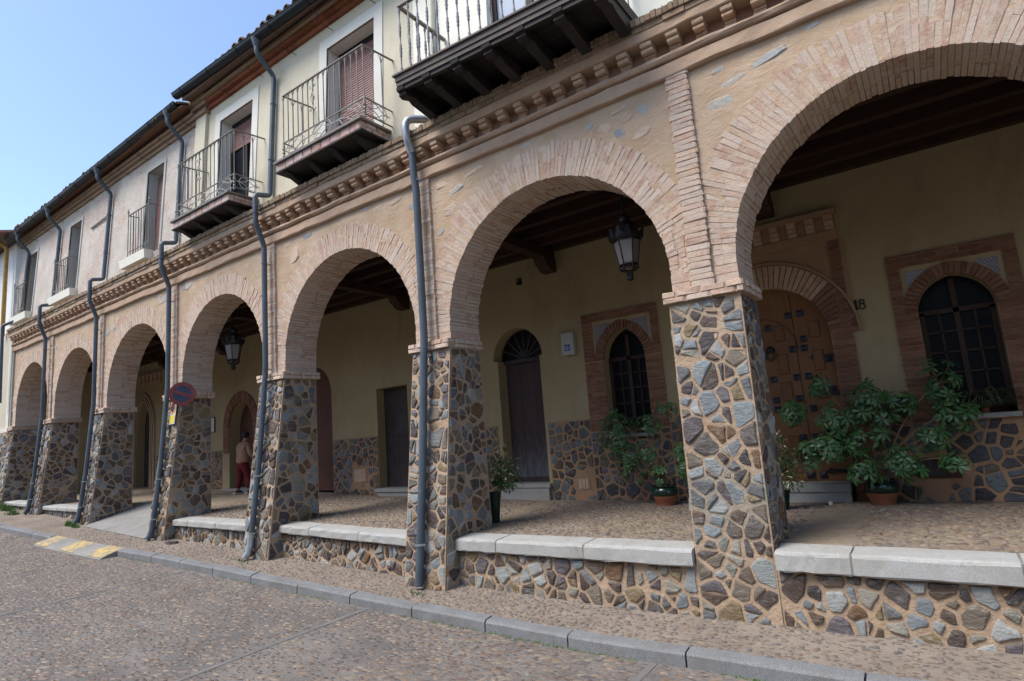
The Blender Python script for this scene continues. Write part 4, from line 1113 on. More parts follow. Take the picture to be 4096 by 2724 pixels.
CUR = OPEN[2]['c']; plank_door('arched red-brown door half hidden by a pier', -10.45, -9.05, -.1, 0, D+.08, M['red_door'], 8, curve=1)
CUR = OPEN[1]['c']; dD = plank_door('dark arched door in a brick surround where the person stands', -13.62, -12.4, .0, 0, D+.34, M['red_door'], 7, curve=1)
oc = pointed(-13.62, -12.4, 1.68, .68, grow=.28)
ring(dD, OPEN[1]['c'], oc, 38, False, 'red_brick')
courses(dD, -13.90, -13.622, .95, 1.70, False); courses(dD, -12.398, -12.14, .95, 1.70, False)
m = MB(); m.box(-13.9, -12.1, D-.12, D+.3, -.4, -.02); m.build('step', M['step'], dD)
CUR = OPEN[0]['c']; dE = plank_door('dark pointed door in a moulded stone frame by the driveway bay', -19.5, -18.45, -.05, 0, D+.28, M['old_door'], 6, curve=1)
m = MB()
for g_, w_ in ((.05, .06), (.16, .06), (.30, .09)):
    oc = pointed(-19.5, -18.45, 2.1, .75, grow=g_); oc = [(oc[0][0], -.1)]+oc+[(oc[-1][0], -.1)]
    for (a, za_), (b, zb_) in zip(oc, oc[1:]): m.bar((a, D-.02, za_), (b, D-.02, zb_), w_, .06)
m.box(-20.2, -17.7, D-.05, D, 3.40, 3.50); m.box(-20.2, -17.7, D-.09, D, 3.72, 3.78)
m.build('frame', M['mortar'], dE)
for k in range(9):
    mm = MB(); mm.box(-20.1+k*.28, -19.98+k*.28, D-.07, D, 3.51, 3.71); mm.build('corbel', M['corbel'], dE)
back_rest.build('bricks', M['red_brick'], bwl, kind='stuff')

# dado of dark rubble between the openings
DADO = [(-20.3, -19.9, 1.05), (-18.0, -14.0, 1.05), (-12.1, -10.47, 1.08), (-9.03, -7.48, 1.08), (-6.49, -4.13, 1.08), (-2.99, -2.14, 1.07), (-.73, -.11, 1.03), (1.95, 2.41, 1.03), (3.75, 4.6, 1.03)]
LOW = [(-2.14, -.73, .85), (2.41, 3.75, .70)]
dado_rest = MB(); nst = 0
VENT = [(-2.47, -2.24, -.11, .08), (2.38, 2.82, .0, .25), (-8.29, -7.86, .08, .38), (-13.98, -13.92, .0, .3)]
core = MB()
for k, (a, b, zt) in enumerate(DADO+LOW):
    core.box(a, b, D-.018, D+.02, -.6, zt)
    ps = rubble([(a+.003, za((a+b)/2)-.02), (b-.003, za((a+b)/2)-.02), (b-.003, zt-.012), (a+.003, zt-.012)], .023 if b < 1.9 else .030, .027, 400+k)
    ps = [q for q in ps if not any(min(p[0] for p in q) < v[1]+.02 and max(p[0] for p in q) > v[0]-.02 and min(p[1] for p in q) < v[3]+.02 and max(p[1] for p in q) > v[2]-.02 for v in VENT)]
    single = a > -8.2 and nst < 290
    if single: nst += len(ps)
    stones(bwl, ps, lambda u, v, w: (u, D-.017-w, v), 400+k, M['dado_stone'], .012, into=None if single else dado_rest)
for a, b in ((-4.12, -4.02),):        # dado returns beside the tall door
    pass
core.build('dado', M['dado_mortar'], bwl)
dado_rest.build('stones', M['dado_stone'], bwl, kind='stuff')
for i, v in enumerate(VENT[:3]):
    vt = link('vent_hatch', None, bwl); n = 3 if i != 1 else 5
    m = MB(); m.box(v[0], v[1], D-.03, D+.01, v[2], v[3]); m.build('frame', M['red_door'] if i == 1 else M['mortar'], vt)
    for k in range(n):
        a = v[0]+.02+(v[1]-v[0]-.04)*k/n; b = v[0]+.02+(v[1]-v[0]-.04)*(k+1)/n
        if i == 1 and k == 4: continue
        m = MB(); m.box(a+.004, b-.004, D-.042, D-.02, v[2]+.02, v[3]-.02, RN.random()); m.build('plank', M['old_door'] if i == 1 else M['corbel'], vt)

# ------------------------------------------------------------------ the three houses above
LEAN = .05
def ly(z, dy=0.): return .12+LEAN*(z-5.75)+dy
def wall_holes(xs, zs, holes, name, mat, par):
    """front wall leaning slightly back, with reveals at its openings"""
    gx = sorted(set(list(xs)+[h[i] for h in holes for i in (0, 1)])); gz = sorted(set(list(zs)+[h[i] for h in holes for i in (2, 3)]))
    m = MB()
    for a, b in zip(gx, gx[1:]):
        for c, d in zip(gz, gz[1:]):
            if any(h[0] <= (a+b)/2 <= h[1] and h[2] <= (c+d)/2 <= h[3] for h in holes): continue
            m.add([(a, ly(c), c), (b, ly(c), c), (b, ly(d), d), (a, ly(d), d)], [(0, 1, 2, 3)])
    o = m.build(name, mat, par, recalc=False); return o
def reveal(par, h, dep, mat):
    x0, x1, z0, z1 = h; m = MB()
    for a, b in (((x0, z0), (x0, z1)), ((x1, z1), (x1, z0)), ((x0, z1), (x1, z1)), ((x1, z0), (x0, z0))):
        m.add([(a[0], ly(a[1]), a[1]), (b[0], ly(b[1]), b[1]), (b[0], ly(b[1])+dep, b[1]), (a[0], ly(a[1])+dep, a[1])], [(0, 1, 2, 3)])
    return m.build('reveal', mat, par, recalc=False)
def surround(par, h, wd, mat, sides='LRT', pr=.018):
    x0, x1, z0, z1 = h; m = MB()
    def bx(a, b, c, d):
        m.hexa([(a, ly(c)-pr, c), (b, ly(c)-pr, c), (b, ly(c)+.02, c), (a, ly(c)+.02, c)], [(a, ly(d)-pr, d), (b, ly(d)-pr, d), (b, ly(d)+.02, d), (a, ly(d)+.02, d)])
    if 'L' in sides: bx(x0-wd, x0, z0, z1)
    if 'R' in sides: bx(x1, x1+wd, z0, z1)
    bx(x0-wd, x1+wd, z1, z1+wd)
    return m.build('surround', mat, par)
def slats(par, x0, x1, z0, z1, y, mat, h=.045):
    z = z1; k = 0
    sh = link('shutter', None, par)
    while z > z0+.001:
        zz = max(z0, z-h); m = MB(); m.hexa([(x0, y-.004+LEAN*(zz-5.75), zz+.004), (x1, y-.004+LEAN*(zz-5.75), zz+.004), (x1, y+.012+LEAN*(zz-5.75), zz+.004), (x0, y+.012+LEAN*(zz-5.75), zz+.004)],
               [(x0, y+.006+LEAN*(z-5.75), z), (x1, y+.006+LEAN*(z-5.75), z), (x1, y+.014+LEAN*(z-5.75), z), (x0, y+.014+LEAN*(z-5.75), z)], RN.random()*.9); m.build('slat', mat, sh); z = zz; k += 1
    return sh
HZ = 5.20
# right house: pale wall behind the big wooden balcony
h1 = thing('house', 'pale walled house above the two nearest arches with a black wooden balcony', 'house')
hol = [(-1.52, -.30, 5.62, 8.1), (3.0, 4.2, 5.62, 8.1)]
wall_holes([-2.93, 8.6], [HZ, 9.4], hol, 'wall', M['white_wall'], h1)
for h in hol:
    wn = link('window', None, h1); reveal(wn, h, .22, M['white_wall']); x0, x1, z0, z1 = h
    m = MB(); c = (x0+x1)/2
    for a, b in ((x0, x0+.07), (c-.05, c+.05), (x1-.07, x1)): m.box(a, b, .30, .36, z0, z1)
    m.box(x0, x1, .30, .36, z1-.08, z1); fr = m.build('frame', M['frame_wood'], wn)
    for a, b in ((x0+.07, c-.05), (c+.05, x1-.07)):
        m = MB(); m.box(a, b, .335, .35, z0, z1-.08); m.build('pane', M['pale_glass'], fr)
# middle house: cream render, two iron balconies
h2 = thing('house', 'cream rendered house with two small iron balconies and brown roller shutters', 'house')
hol2 = [(-5.02, -3.80, 5.62, 7.80), (-8.54, -7.33, 5.58, 7.81)]
wall_holes([-9.05, -2.93], [HZ, 9.0], hol2, 'wall', M['cream_out'], h2)
m = MB(); m.hexa([(-9.47, ly(HZ, -.07), HZ), (-9.05, ly(HZ, -.07), HZ), (-9.05, .5, HZ), (-9.47, .5, HZ)], [(-9.47, ly(8.45, -.07), 8.45), (-9.05, ly(8.45, -.07), 8.45), (-9.05, .5, 8.45), (-9.47, .5, 8.45)]); m.build('corner_pilaster', M['cream_out'], h2)
m = MB()
for z0, z1, e in ((8.18, 8.26, .05), (8.26, 8.34, .02), (8.34, 8.46, .09), (8.46, 8.56, .16)): m.box(-9.47-e, -9.05+e, ly(z0, -.07)-e, .5, z0, z1)
m.build('pilaster_capital', M['eave_stucco'], h2)
for k, h in enumerate(hol2):
    wn = link('window', None, h2); x0, x1, z0, z1 = h
    reveal(wn, h, .27, M['white_trim']); surround(wn, h, .20, M['white_trim'])
    m = MB(); m.hexa([(x0, ly(z1)+.24, z1-.10), (x1, ly(z1)+.24, z1-.10), (x1, ly(z1)+.30, z1-.10), (x0, ly(z1)+.30, z1-.10)], [(x0, ly(z1)+.24, z1), (x1, ly(z1)+.24, z1), (x1, ly(z1)+.30, z1), (x0, ly(z1)+.30, z1)]); m.build('shutter_slot', M['black'], wn)
    zb_ = z0 if k == 0 else 7.16
    slats(wn, x0+.01, x1-.01, zb_, z1-.10, .12+.25, M['shutter'])
    if k:
        m = MB()
        for a in (x0+.02, (x0+x1)/2-.03, x1-.08): m.box(a, a+.06, .42, .46, z0, zb_)
        fr = m.build('frame', M['frame_wood'], wn)
        m = MB(); m.box(x0, x1, .462, .48, z0, zb_+.1); m.build('pane', M['glass'], fr)
# left house: whitewashed brick with three French windows
h3 = thing('house', 'whitewashed brick house with three narrow shuttered windows above the far arches', 'house')
hol3 = [(-11.82, -10.98, 5.62, 7.74), (-16.62, -15.80, 5.62, 7.68), (-20.02, -19.28, 5.62, 7.62)]
wall_holes([-20.95, -9.05], [HZ, 8.9], hol3, 'wall', M['white_brick'], h3)
for k, h in enumerate(hol3):
    wn = link('window', None, h3); x0, x1, z0, z1 = h
    reveal(wn, h, .26, M['grey_trim']); surround(wn, h, .085, M['grey_trim'], pr=.02)
    slats(wn, x0+.01, x1-.01, z0, z1-.05, .12+.22, M['shutter'])
    xs0, xs1 = ((-12.62, -11.28), (-17.33, -16.28+.6), (-20.75, -19.2))[k]
    m = MB(); m.hexa([(xs0+.05, -.06, 5.46), (xs1-.02, -.06, 5.46), (xs1-.02, .13, 5.46), (xs0+.05, .13, 5.46)], [(xs0, -.08, 5.66), (xs1, -.08, 5.66), (xs1, .13, 5.66), (xs0, .13, 5.66)]); m.build('sill', M['white_wall'], wn)
    # window railing with finials
    rl = link('railing', None, h3); a, b = xs0+.33, xs1+.12; y = -.05; zr_ = (6.69, 6.58, 6.60)[k]
    if k == 0: a, b = -12.19, -11.11
    if k == 1: a, b = -16.92, -15.87
    if k == 2: a, b = -20.36, -19.41
    m = MB(); m.bar((a, y, zr_), (b, y, zr_), .025, .02); m.bar((b, y, zr_), (b+.04, ly(zr_), zr_), .022, .018); m.bar((a, y, zr_), (a+.04, ly(zr_), zr_), .022, .018)
    m.bar((a, y, 5.78), (b, y, 5.78), .02, .015)
    m.build('handrail', M['iron'], rl)
    n = 8
    for q in range(n+1):
        xx = a+(b-a)*q/n; m = MB(); m.bar((xx, y, 5.66), (xx, y, zr_), .014); m.build('baluster', M['iron'], rl)
    for xx in (a, b):
        for yy in (.06,): m = MB(); m.bar((xx+.02, yy, 5.66), (xx+.02, yy, zr_), .014); m.build('baluster', M['iron'], rl)
        m = MB(); m.lathe([(.008, 0), (.02, .03), (.008, .06), (.026, .09), (.012, .13), (.004, .17)], (xx, y, zr_), 8); m.build('finial', M['iron'], rl, True)
m = MB(); m.bar((-15.05, ly(7.2)-.03, 7.20), (-14.0, ly(7.2)-.03, 7.26), .03, .035); m.build('lintel_strip', M['iron'], h3)

# eaves: brick boards, gutter and roof tiles
def eave(par, x0, x1, z, red, tile_z, seed):
    rr = random.Random(seed)
    m = MB()
    pr = [(ly(z)+.05, z-.14), (ly(z)-.03, z-.14), (ly(z)-.05, z-.10), (ly(z)-.05, z-.05), (ly(z)+.05, z-.05)]
    if red:
        x = x0
        while x < x1:
            w_ = .30; b = min(x+w_-.006, x1)
            for (y0, z0, z1) in ((ly(z)-.07, z-.22, z-.13), (ly(z)-.15, z-.125, z-.05)):
                mm = MB(); mm.box(x, b, y0, .6, z0, z1, rr.random()); mm.build('eave_brick', M['eave_brick'], par)
            x += w_
        m.box(x0, x1, ly(z)-.22, .6, z-.045, z+.02)
    else:
        m.box(x0, x1, ly(z)-.06, .6, z-.26, z-.17); m.box(x0, x1, ly(z)-.12, .6, z-.17, z-.10); m.box(x0, x1, ly(z)-.17, .6, z-.10, z-.02)
    m.build('eave', M['eave_stucco'], par)
    # roof: one slab, tiles along the edge
    m = MB(); m.hexa([(x0, -.14, z+.02), (x1, -.14, z+.02), (x1, 4.2, z+1.35), (x0, 4.2, z+1.35)], [(x0, -.14, z+.04+tile_z), (x1, -.14, z+.04+tile_z), (x1, 4.2, z+1.37+tile_z), (x0, 4.2, z+1.37+tile_z)]); roof = m.build('roof', M['tile'], par)
    x = x0+.1
    me = None
    while x < x1-.05:
        m = MB(); n = 7; vs = []
        for yy, zz, r_ in ((-.22, z+.05, .085), (.35, z+.235, .075)):
            vs += [(r_*math.cos(PI*k/(n-1)), yy, zz+r_*.95*math.sin(PI*k/(n-1))) for k in range(n)]+[((r_-.016)*math.cos(PI*k/(n-1)), yy, zz+(r_-.016)*.95*math.sin(PI*k/(n-1))) for k in range(n)]
        fs = [(k, k+1, 2*n+k+1, 2*n+k) for k in range(n-1)]+[(n+k, 3*n+k, 3*n+k+1, n+k+1) for k in range(n-1)]+[(k, n+k, n+k+1, k+1) for k in range(n-1)]
        m.add(vs, fs, 0)
        if me is None: o_ = m.build('tile', M['tile'], roof, True); me = o_.data
        else: o_ = link('tile', me, roof)
        o_.location = (x+rr.uniform(-.012, .012), rr.uniform(-.03, .03), tile_z+rr.uniform(-.012, .012)); x += .235
    # rows further up, joined
    m = MB(); x = x0+.1
    while x < x1-.05:
        for row in range(1, 8):
            y0, y1 = row*.5-.2, row*.5+.38; z0, z1 = z+.06+tile_z+(y0+.14)*.307, z+.075+tile_z+(y1+.14)*.307
            m.tube([(x, y0, z0), (x, y1, z1)], [.085, .07], 7, rr.random(), False)
        x += .235
    m.build('tiles', M['tile'], roof, kind='stuff')
eave(h2, -9.45, -2.93, 8.47, True, .14, 3)
eave(h1, -2.93, 8.6, 9.3, True, .14, 4)
eave(h3, -20.95, -9.47, 8.36, False, .0, 5)
def gutter(par, x0, x1, y, z0, z1, r_):
    m = MB(); n = 9; vs = []
    for x, z in ((x0, z0), (x1, z1)):
        for rad in (r_, r_-.006): vs += [(x, y+rad*math.cos(PI+PI*k/(n-1)), z+rad*math.sin(PI+PI*k/(n-1))) for k in range(n)]
    fs = [(k, k+1, 2*n+k+1, 2*n+k) for k in range(n-1)]+[(n+k, 3*n+k, 3*n+k+1, n+k+1) for k in range(n-1)]+[(0, n, 3*n, 2*n), (n-1, 3*n-1, 4*n-1, 2*n-1)]
    fs += [tuple(range(n)), tuple(2*n+k for k in range(n))]
    m.add(vs, fs); m.tube([(x0, y-r_, z0), (x1, y-r_, z1)], .011, 6)
    g = m.build('gutter', M['gutter'], par, True)
    x = x0+.35
    while x < x1:
        z = z0+(z1-z0)*(x-x0)/(x1-x0)
        m = MB(); m.tube([(x, y-r_-.006, z+.02)]+[(x, y+(r_+.008)*math.cos(PI+PI*k/6), z+(r_+.008)*math.sin(PI+PI*k/6)) for k in range(5)], .006, 5)
        m.tube([(x, y+.06, z-.13), (x, y+.09, z-.18), (x, y+.15, z-.20), (x, y+.18, z-.26), (x, y+.14, z-.31), (x, y+.20, z-.33), (x+.10, y+.42, z-.42)], .006, 5)
        m.build('bracket', M['black_iron'], g); x += 1.08
gutter(h2, -9.62, -2.93, -.19, 8.66, 8.43, .095)
gutter(h3, -20.9, -9.62, -.15, 8.34, 8.50, .095)
gutter(h1, -2.9, 8.6, -.19, 9.36, 9.40, .095)

# ------------------------------------------------------------------ balconies
def iron_balcony(house, label, x0, x1, zd, a, b, zrail, zmid, hz):
    bl = link('balcony', None, house); bl['label'] = label
    yf = -.45
    m = MB(); m.box(x0, x1, yf-.05, ly(zd), zd-.035, zd); m.build('deck_edge', M['iron'], bl)
    m = MB(); m.box(x0+.06, x1-.06, yf+.04, ly(zd), zd-.17, zd-.036); m.build('deck', M['mortar'], bl)
    n = 9; zb_ = zd-.165
    for k in range(n):
        xa, xb = x0+.05+(x1-x0-.1)*k/n, x0+.05+(x1-x0-.1)*(k+1)/n
        brick(bl, ((xa+xb)/2, yf+.045, zd-.102), (xb-xa-.006, .11, .125), M['balcony_brick'])
    for q, (z0, z1) in enumerate(((zd-.165, zd-.105), (zd-.099, zd-.039))):
        y = yf+.10+(.0 if q else -.09)
        while y < ly(zd)-.03:
            y2 = min(y+.2, ly(zd)); brick(bl, (x1-.10, (max(y, yf+.10)+y2)/2, (z0+z1)/2), (.115, y2-max(y, yf+.10)-.006, z1-z0), M['balcony_brick']); y += .206
    m = MB(); m.box(x0+.02, x1-.03, yf-.02, ly(zd)-.02, zb_-.028, zb_-.002, .5); m.build('plank', M['black_wood'], bl)
    for k in range(4):
        x = x0+.22+(x1-x0-.44)*k/3
        m = MB(); m.prism([(yf+.02, zb_-.03), (ly(zd), zb_-.03), (ly(zd), zb_-.23), (-.08, zb_-.20), (yf+.14, zb_-.10), (yf+.10, zb_-.06), (yf+.03, zb_-.055)], lambda y, z, xx: (xx, y, z), x-.055, x+.055, RN.random())
        m.build('bracket', M['black_wood'], bl)
    y = -.42
    m = MB(); m.bar((a-.012, y, zrail), (b+.012, y, zrail), .03, .016); m.bar((b, y, zrail), (b+.02, ly(zrail), zrail+.03), .03, .016); m.bar((a, y, zrail), (a+.02, ly(zrail), zrail+.03), .03, .016)
    for z in (zmid, zd+.05):
        m.bar((a-.03, y, z), (b+.02, y, z), .018, .016); m.bar((b, y, z), (b, ly(z), z+.0), .018, .016); m.bar((a, y, z), (a, ly(z), z), .018, .016)
    m.build('handrail', M['iron'], bl)
    def bal(p0, d):      # a bar that forks under the handrail
        mm = MB(); t = .013; h = zrail-zmid
        mm.bar(p0, (p0[0], p0[1], zrail), t)
        for s in (-1, 1):
            pts = [(p0[0]+d[0]*s*k_, p0[1]+d[1]*s*k_, zrail-q_) for k_, q_ in ((.004, .14), (.010, .09), (.028, .04), (.05, .006))]
            mm.tube(pts, .0055, 4)
        mm.build('baluster', M['iron'], bl)
    n = 15
    for k in range(n+1): bal((a+(b-a)*k/n, y, zmid), (1, 0))
    for xx in (a, b):
        for yy in (-.24, -.06): bal((xx, yy, zmid), (0, 1))
    def orn(p, u, L_):     # diamond scroll between the two lower rails
        h = (zmid-zd-.05)/2; c = Vector(p)+Vector((0, 0, h)); u = Vector(u); mm = MB(); up = Vector((0, 0, 1)); hl = L_/2
        for s in (-1, 1):
            mm.tube([c-u*hl, c-u*hl*.72+up*h*.75*s, c-u*hl*.2+up*h*.82*s, c+u*hl*.25+up*h*.35*s, c+u*hl*.55+up*h*.12*s, c+u*hl], .007, 5)
            mm.tube([c+u*hl, c+u*hl*.72-up*h*.75*s, c+u*hl*.2-up*h*.82*s, c-u*hl*.25-up*h*.3*s, c-u*hl*.55-up*h*.12*s, c-u*hl], .007, 5)
        mm.bar(c+u*hl, c+u*(hl*1.3), .012); mm.bar(c-u*hl, c-u*(hl*1.3), .012)
        mm.build('ornament', M['pale_iron'], bl)
    w3 = (b-a)/3
    for k in range(3): orn((a+w3*(k+.5), y, zd+.05), (1, 0, 0), w3*.74)
    for xx in (a, b): orn((xx, (y+.1)/2, zd+.05), (0, 1, 0), .36)
    for k in (1, 2): m = MB(); m.bar((a+w3*k, y, zd+.05), (a+w3*k, y, zmid), .014); m.build('baluster', M['iron'], bl)
    for xx in (a, b):
        mm = MB(); mm.lathe([(.012, 0), (.026, .02), (.014, .05), (.026, .08), (.014, .11), (.026, .14), (.012, zmid-zd-.05)], (xx, y, zd+.05), 8); mm.box(xx-.012, xx+.012, y-.012, y+.012, zd, zd+.06); mm.build('corner_post', M['iron'], bl)
    mm = MB(); xc = a+(b-a)*.40   # scroll at the middle of the front
    for s in (-1, 1):
        for z_, dz in ((zmid+.62, 1), (zmid+.34, -1)):
            mm.tube([(xc, y-.01, z_), (xc+.03*s, y-.01, z_+.04*dz), (xc+.05*s, y-.01, z_+.08*dz), (xc+.075*s, y-.01, z_+.06*dz), (xc+.065*s, y-.01, z_+.035*dz)], .0075, 5)
        mm.tube([(xc, y-.01, zmid+.58), (xc+.05*s, y-.01, zmid+.48), (xc, y-.01, zmid+.38)], .008, 5)
    mm.build('scroll', M['pale_iron'], bl)
iron_balcony(h2, 'iron balcony with the shutter fully lowered', -5.58, -3.42, 5.625, -5.39, -3.40, 6.77, 5.93, 0)
iron_balcony(h2, 'iron balcony with the shutter half raised', -9.14, -6.99, 5.595, -8.97, -6.90, 6.75, 5.90, 0)

# the big wooden balcony on turned black brackets
wb = link('balcony', None, h1); wb['label'] = 'weathered black wooden balcony with turned iron balusters'
bx0, bx1, by = -2.36, .62, -.80
zs_ = lambda x: 5.60-.045*(x-bx0)
def wz(x0, x1, y0, y1, a, b, name, mat, r=.5):
    m = MB(); m.hexa([(x0, y0, zs_(x0)+a), (x1, y0, zs_(x1)+a), (x1, y1, zs_(x1)+a), (x0, y1, zs_(x0)+a)], [(x0, y0, zs_(x0)+b), (x1, y0, zs_(x1)+b), (x1, y1, zs_(x1)+b), (x0, y1, zs_(x0)+b)], r); return m.build(name, mat, wb)
wz(bx0-.03, bx1+.03, by-.04, by+.10, .0, .022, 'board', M['grey_wood'], .1)
wz(bx0, bx1, by-.015, by+.05, -.075, -.004, 'fascia_board', M['grey_wood'], .95)
wz(bx0+.005, bx1-.005, by, by+.05, -.135, -.08, 'fascia_board', M['grey_wood'], .6)
wz(bx0+.02, bx1-.02, by+.02, by+.07, -.19, -.14, 'fascia_board', M['black_wood'], .3)
wz(bx0, bx0+.05, by+.06, .12, -.14, -.002, 'fascia_board', M['black_wood'], .4)
wz(bx1-.05, bx1, by+.06, .12, -.14, -.002, 'fascia_board', M['black_wood'], .4)
for k in range(9):
    y0 = by+.06+(.86*k)/9; wz(bx0+.055, bx1-.055, y0+.003, y0+.86/9-.003, -.09, -.05, 'plank', M['black_wood'], RN.random()*.6)
for xk in (-2.30, -1.846, -1.374, -.899, -.435, .055, .54):
    zt = zs_(xk)-.10; m = MB()
    m.prism([(by+.02, zt), (.14, zt), (.14, zt-.26), (.02, zt-.26), (-.30, zt-.20), (-.52, zt-.165), (-.58, zt-.13), (-.64, zt-.15), (-.70, zt-.165), (-.755, zt-.14), (-.75, zt-.10), (-.79, zt-.09), (-.80, zt-.05), (-.775, zt-.03)], lambda y, z, x: (x, y, z), xk-.062, xk+.062, RN.random()*.6)
    m.build('bracket', M['black_wood'], wb)
yr = -.755
zR = lambda x: zs_(x)+1.02
def turned(x, y):
    m = MB(); z0 = zs_(x)+.02; h = zR(x)-z0; pr = [(.016, 0), (.020, .01), (.013, .03), (.022, .05), (.013, .07), (.018, .09), (.0095, .13)]
    for zc_k in (.36, .66):
        c = h*zc_k; pr += [(.0095, c-.10), (.018, c-.085), (.013, c-.06), (.021, c-.03), (.015, c), (.021, c+.03), (.013, c+.06), (.018, c+.085), (.0095, c+.10)]
    pr += [(.0095, h-.11), (.018, h-.09), (.013, h-.05), (.016, h)]
    m.lathe(pr, (x, y, z0), 8); m.build('baluster', M['light_iron'], wb, True)
k = 0; x = bx0+.075
while x < bx1: turned(x, yr); x += .163
for yy in (-.59, -.43, -.27, -.11, .03):
    turned(bx0+.075, yy); turned(bx1-.075, yy)
m = MB(); xa, xb = bx0+.06, bx1-.06
m.bar((xa, yr, zR(xa)), (xb, yr, zR(xb)), .05, .03); m.bar((xa+.01, yr, zR(xa)), (xa+.01, .15, zR(xa)), .05, .03); m.bar((xb, yr, zR(xb)), (xb, .15, zR(xb)), .05, .03)
m.build('handrail', M['iron'], wb)

# ------------------------------------------------------------------ drain pipes
def sm(pts, r=.07):
    """round the corners of a path"""
    out = [Vector(pts[0])]
    for a, b, c in zip(pts, pts[1:], pts[2:]):
        a, b, c = Vector(a), Vector(b), Vector(c); d1, d2 = (a-b), (c-b); k1, k2 = min(r, d1.length*.45), min(r, d2.length*.45)
        p, q = b+d1.normalized()*k1, b+d2.normalized()*k2
        for t in (0, .25, .5, .75, 1): out.append(p*(1-t)**2+b*2*t*(1-t)+q*t*t)
    return out+[Vector(pts[-1])]
def pier_front(i, z): return pier_y(i, z) if z < Z_ST else (.0 if z > Z_IMP+.02 else -.02)
def downpipe(label, x, i, top, rad=.046, shoe=True, mat='pipe', cut=None, foot=None):
    """funnel, offset, run down the upper wall, jog round the cornice, down the pier"""
    z0 = zf(x)+.03 if foot is None else foot
    p = thing('downpipe', label, 'drain pipe', (x, pier_front(i, z0)-.08, z0), 'drain pipes down the facade')
    off = p.location.copy()
    yg, zg, kx = top
    up = [(x, yg, zg-.16), (x, yg, zg-.30), (x, ly(zg-.62)-.07, zg-.62), (x, ly(5.55)-.07, 5.50), (x, -.245, 5.44), (x, -.245, 4.92), (x, -.085, 4.52)]
    lo = [(x, -.085, 2.34), (x, -.105, 2.12), (x+kx*.4, pier_front(i, .8)-.085, .8), (x+kx, pier_front(i, z0)-.09, z0)]
    m = MB(); m.tube([Vector(v)-off for v in sm(up+lo)], rad, 12); m.build('tube', M[mat], p, True)
    m = MB()
    prof = [(rad, 0), (rad+.012, .03), (rad+.055, .17)]
    m.lathe([(r_, z) for r_, z in prof], Vector((x, yg, zg-.19))-off, 12, cap=False); m.build('funnel', M[mat], p, True)
    for z in (zg-1.2, 6.2, 5.1, 4.2, 2.33, 1.95, .55, z0+.35):
        if z > 5.6: y = ly(z)-.07
        elif z > 4.9: y = -.245
        elif z > 2.2: y = -.085
        else: y = pier_front(i, z)-.087
        xx = x+(kx*min(1, max(0, (2.1-z)/(2.1-z0))) if z < 2.1 else 0)
        mm = MB(); mm.lathe([(rad+.001, -.012), (rad+.007, -.01), (rad+.007, .01), (rad+.001, .012)], Vector((xx, y, z))-off, 12, cap=False)
        mm.box(xx+rad-off.x, xx+rad+.045-off.x, y-.004-off.y, y+.006-off.y, z-.006-off.z, z+.006-off.z); mm.box(xx-.006-off.x, xx+.006-off.x, y+rad-.01-off.y, y+.12-off.y, z-.006-off.z, z+.006-off.z); mm.build('clamp', M['pipe' if z > 2.2 else 'zinc'], p)
    if shoe:
        a = Vector((x+kx*.86, pier_front(i, z0+.33)-.087, z0+.33)); b = Vector((x+kx+.0, pier_front(i, z0)-.10, z0+.0)); c = b+Vector((-.02, -.05, -.015))
        m = MB(); m.tube([q-off for q in (a, a*.45+b*.55, b+Vector((0, -.012, .05)), c)], [rad+.007, rad+.006, rad+.009, rad+.004], 12); m.build('shoe', M[shoe], p, True)
    return p
downpipe('blue-grey drain pipe with white paint scars, bent round the cornice beside the iron balconies', -6.53, 3, (-.19, 8.53, -.02), shoe='zinc')
downpipe('drain pipe that passes behind the left iron balcony and down beside the no parking sign', -10.045, 4, (-.16, 8.50, -.0), shoe='pipe')
downpipe('drain pipe at the left edge of the pale driveway ramp, on the brick house', -13.79, 5, (-.16, 8.42, .0), shoe='pipe')
downpipe('drain pipe on the second pier from the far end, behind a window railing', -17.277, 6, (-.16, 8.38, .0), shoe='pipe')
# straight pipe of the middle pier with a zinc elbow from the cream pipe above
xa_ = -2.783; z0 = zf(xa_)+.02
p = thing('downpipe', 'straight blue-grey drain pipe with a bare zinc elbow at the middle pier', 'drain pipe', (xa_, pier_front(2, z0)-.08, z0), 'drain pipes down the facade'); off = p.location.copy()
m = MB(); m.tube([Vector(v)-off for v in [(xa_, -.135, 4.98), (xa_, -.115, 4.6), (xa_, -.085, 4.4), (xa_, -.085, 2.3), (xa_, -.10, 2.12), (xa_, pier_front(2, .6)-.085, .6), (xa_, pier_front(2, z0)-.085, z0)]], .052, 14); m.build('tube', M['pipe'], p, True)
m = MB(); m.tube([Vector(v)-off for v in sm([(xa_+.24, ly(5.45)-.05, 5.42), (xa_+.10, -.10, 5.43), (xa_, -.235, 5.40), (xa_, -.235, 5.16), (xa_, -.135, 4.96)], .10)], [.058]*16+[.058], 14) if False else m.tube([q-off for q in sm([Vector((xa_+.20, .02, 5.44)), Vector((xa_, -.24, 5.42)), Vector((xa_, -.225, 5.14)), Vector((xa_, -.135, 4.95))], .13)], .057, 14); m.build('elbow', M['zinc'], p, True)
m = MB(); m.tube([q-off for q in sm([Vector((xa_+.29, ly(8.9)-.05, 8.95)), Vector((xa_+.29, ly(5.44)-.05, 5.46)), Vector((xa_+.16, -.02, 5.44))], .09)], .05, 12); m.build('cream_pipe', M['cpipe'], p, True)
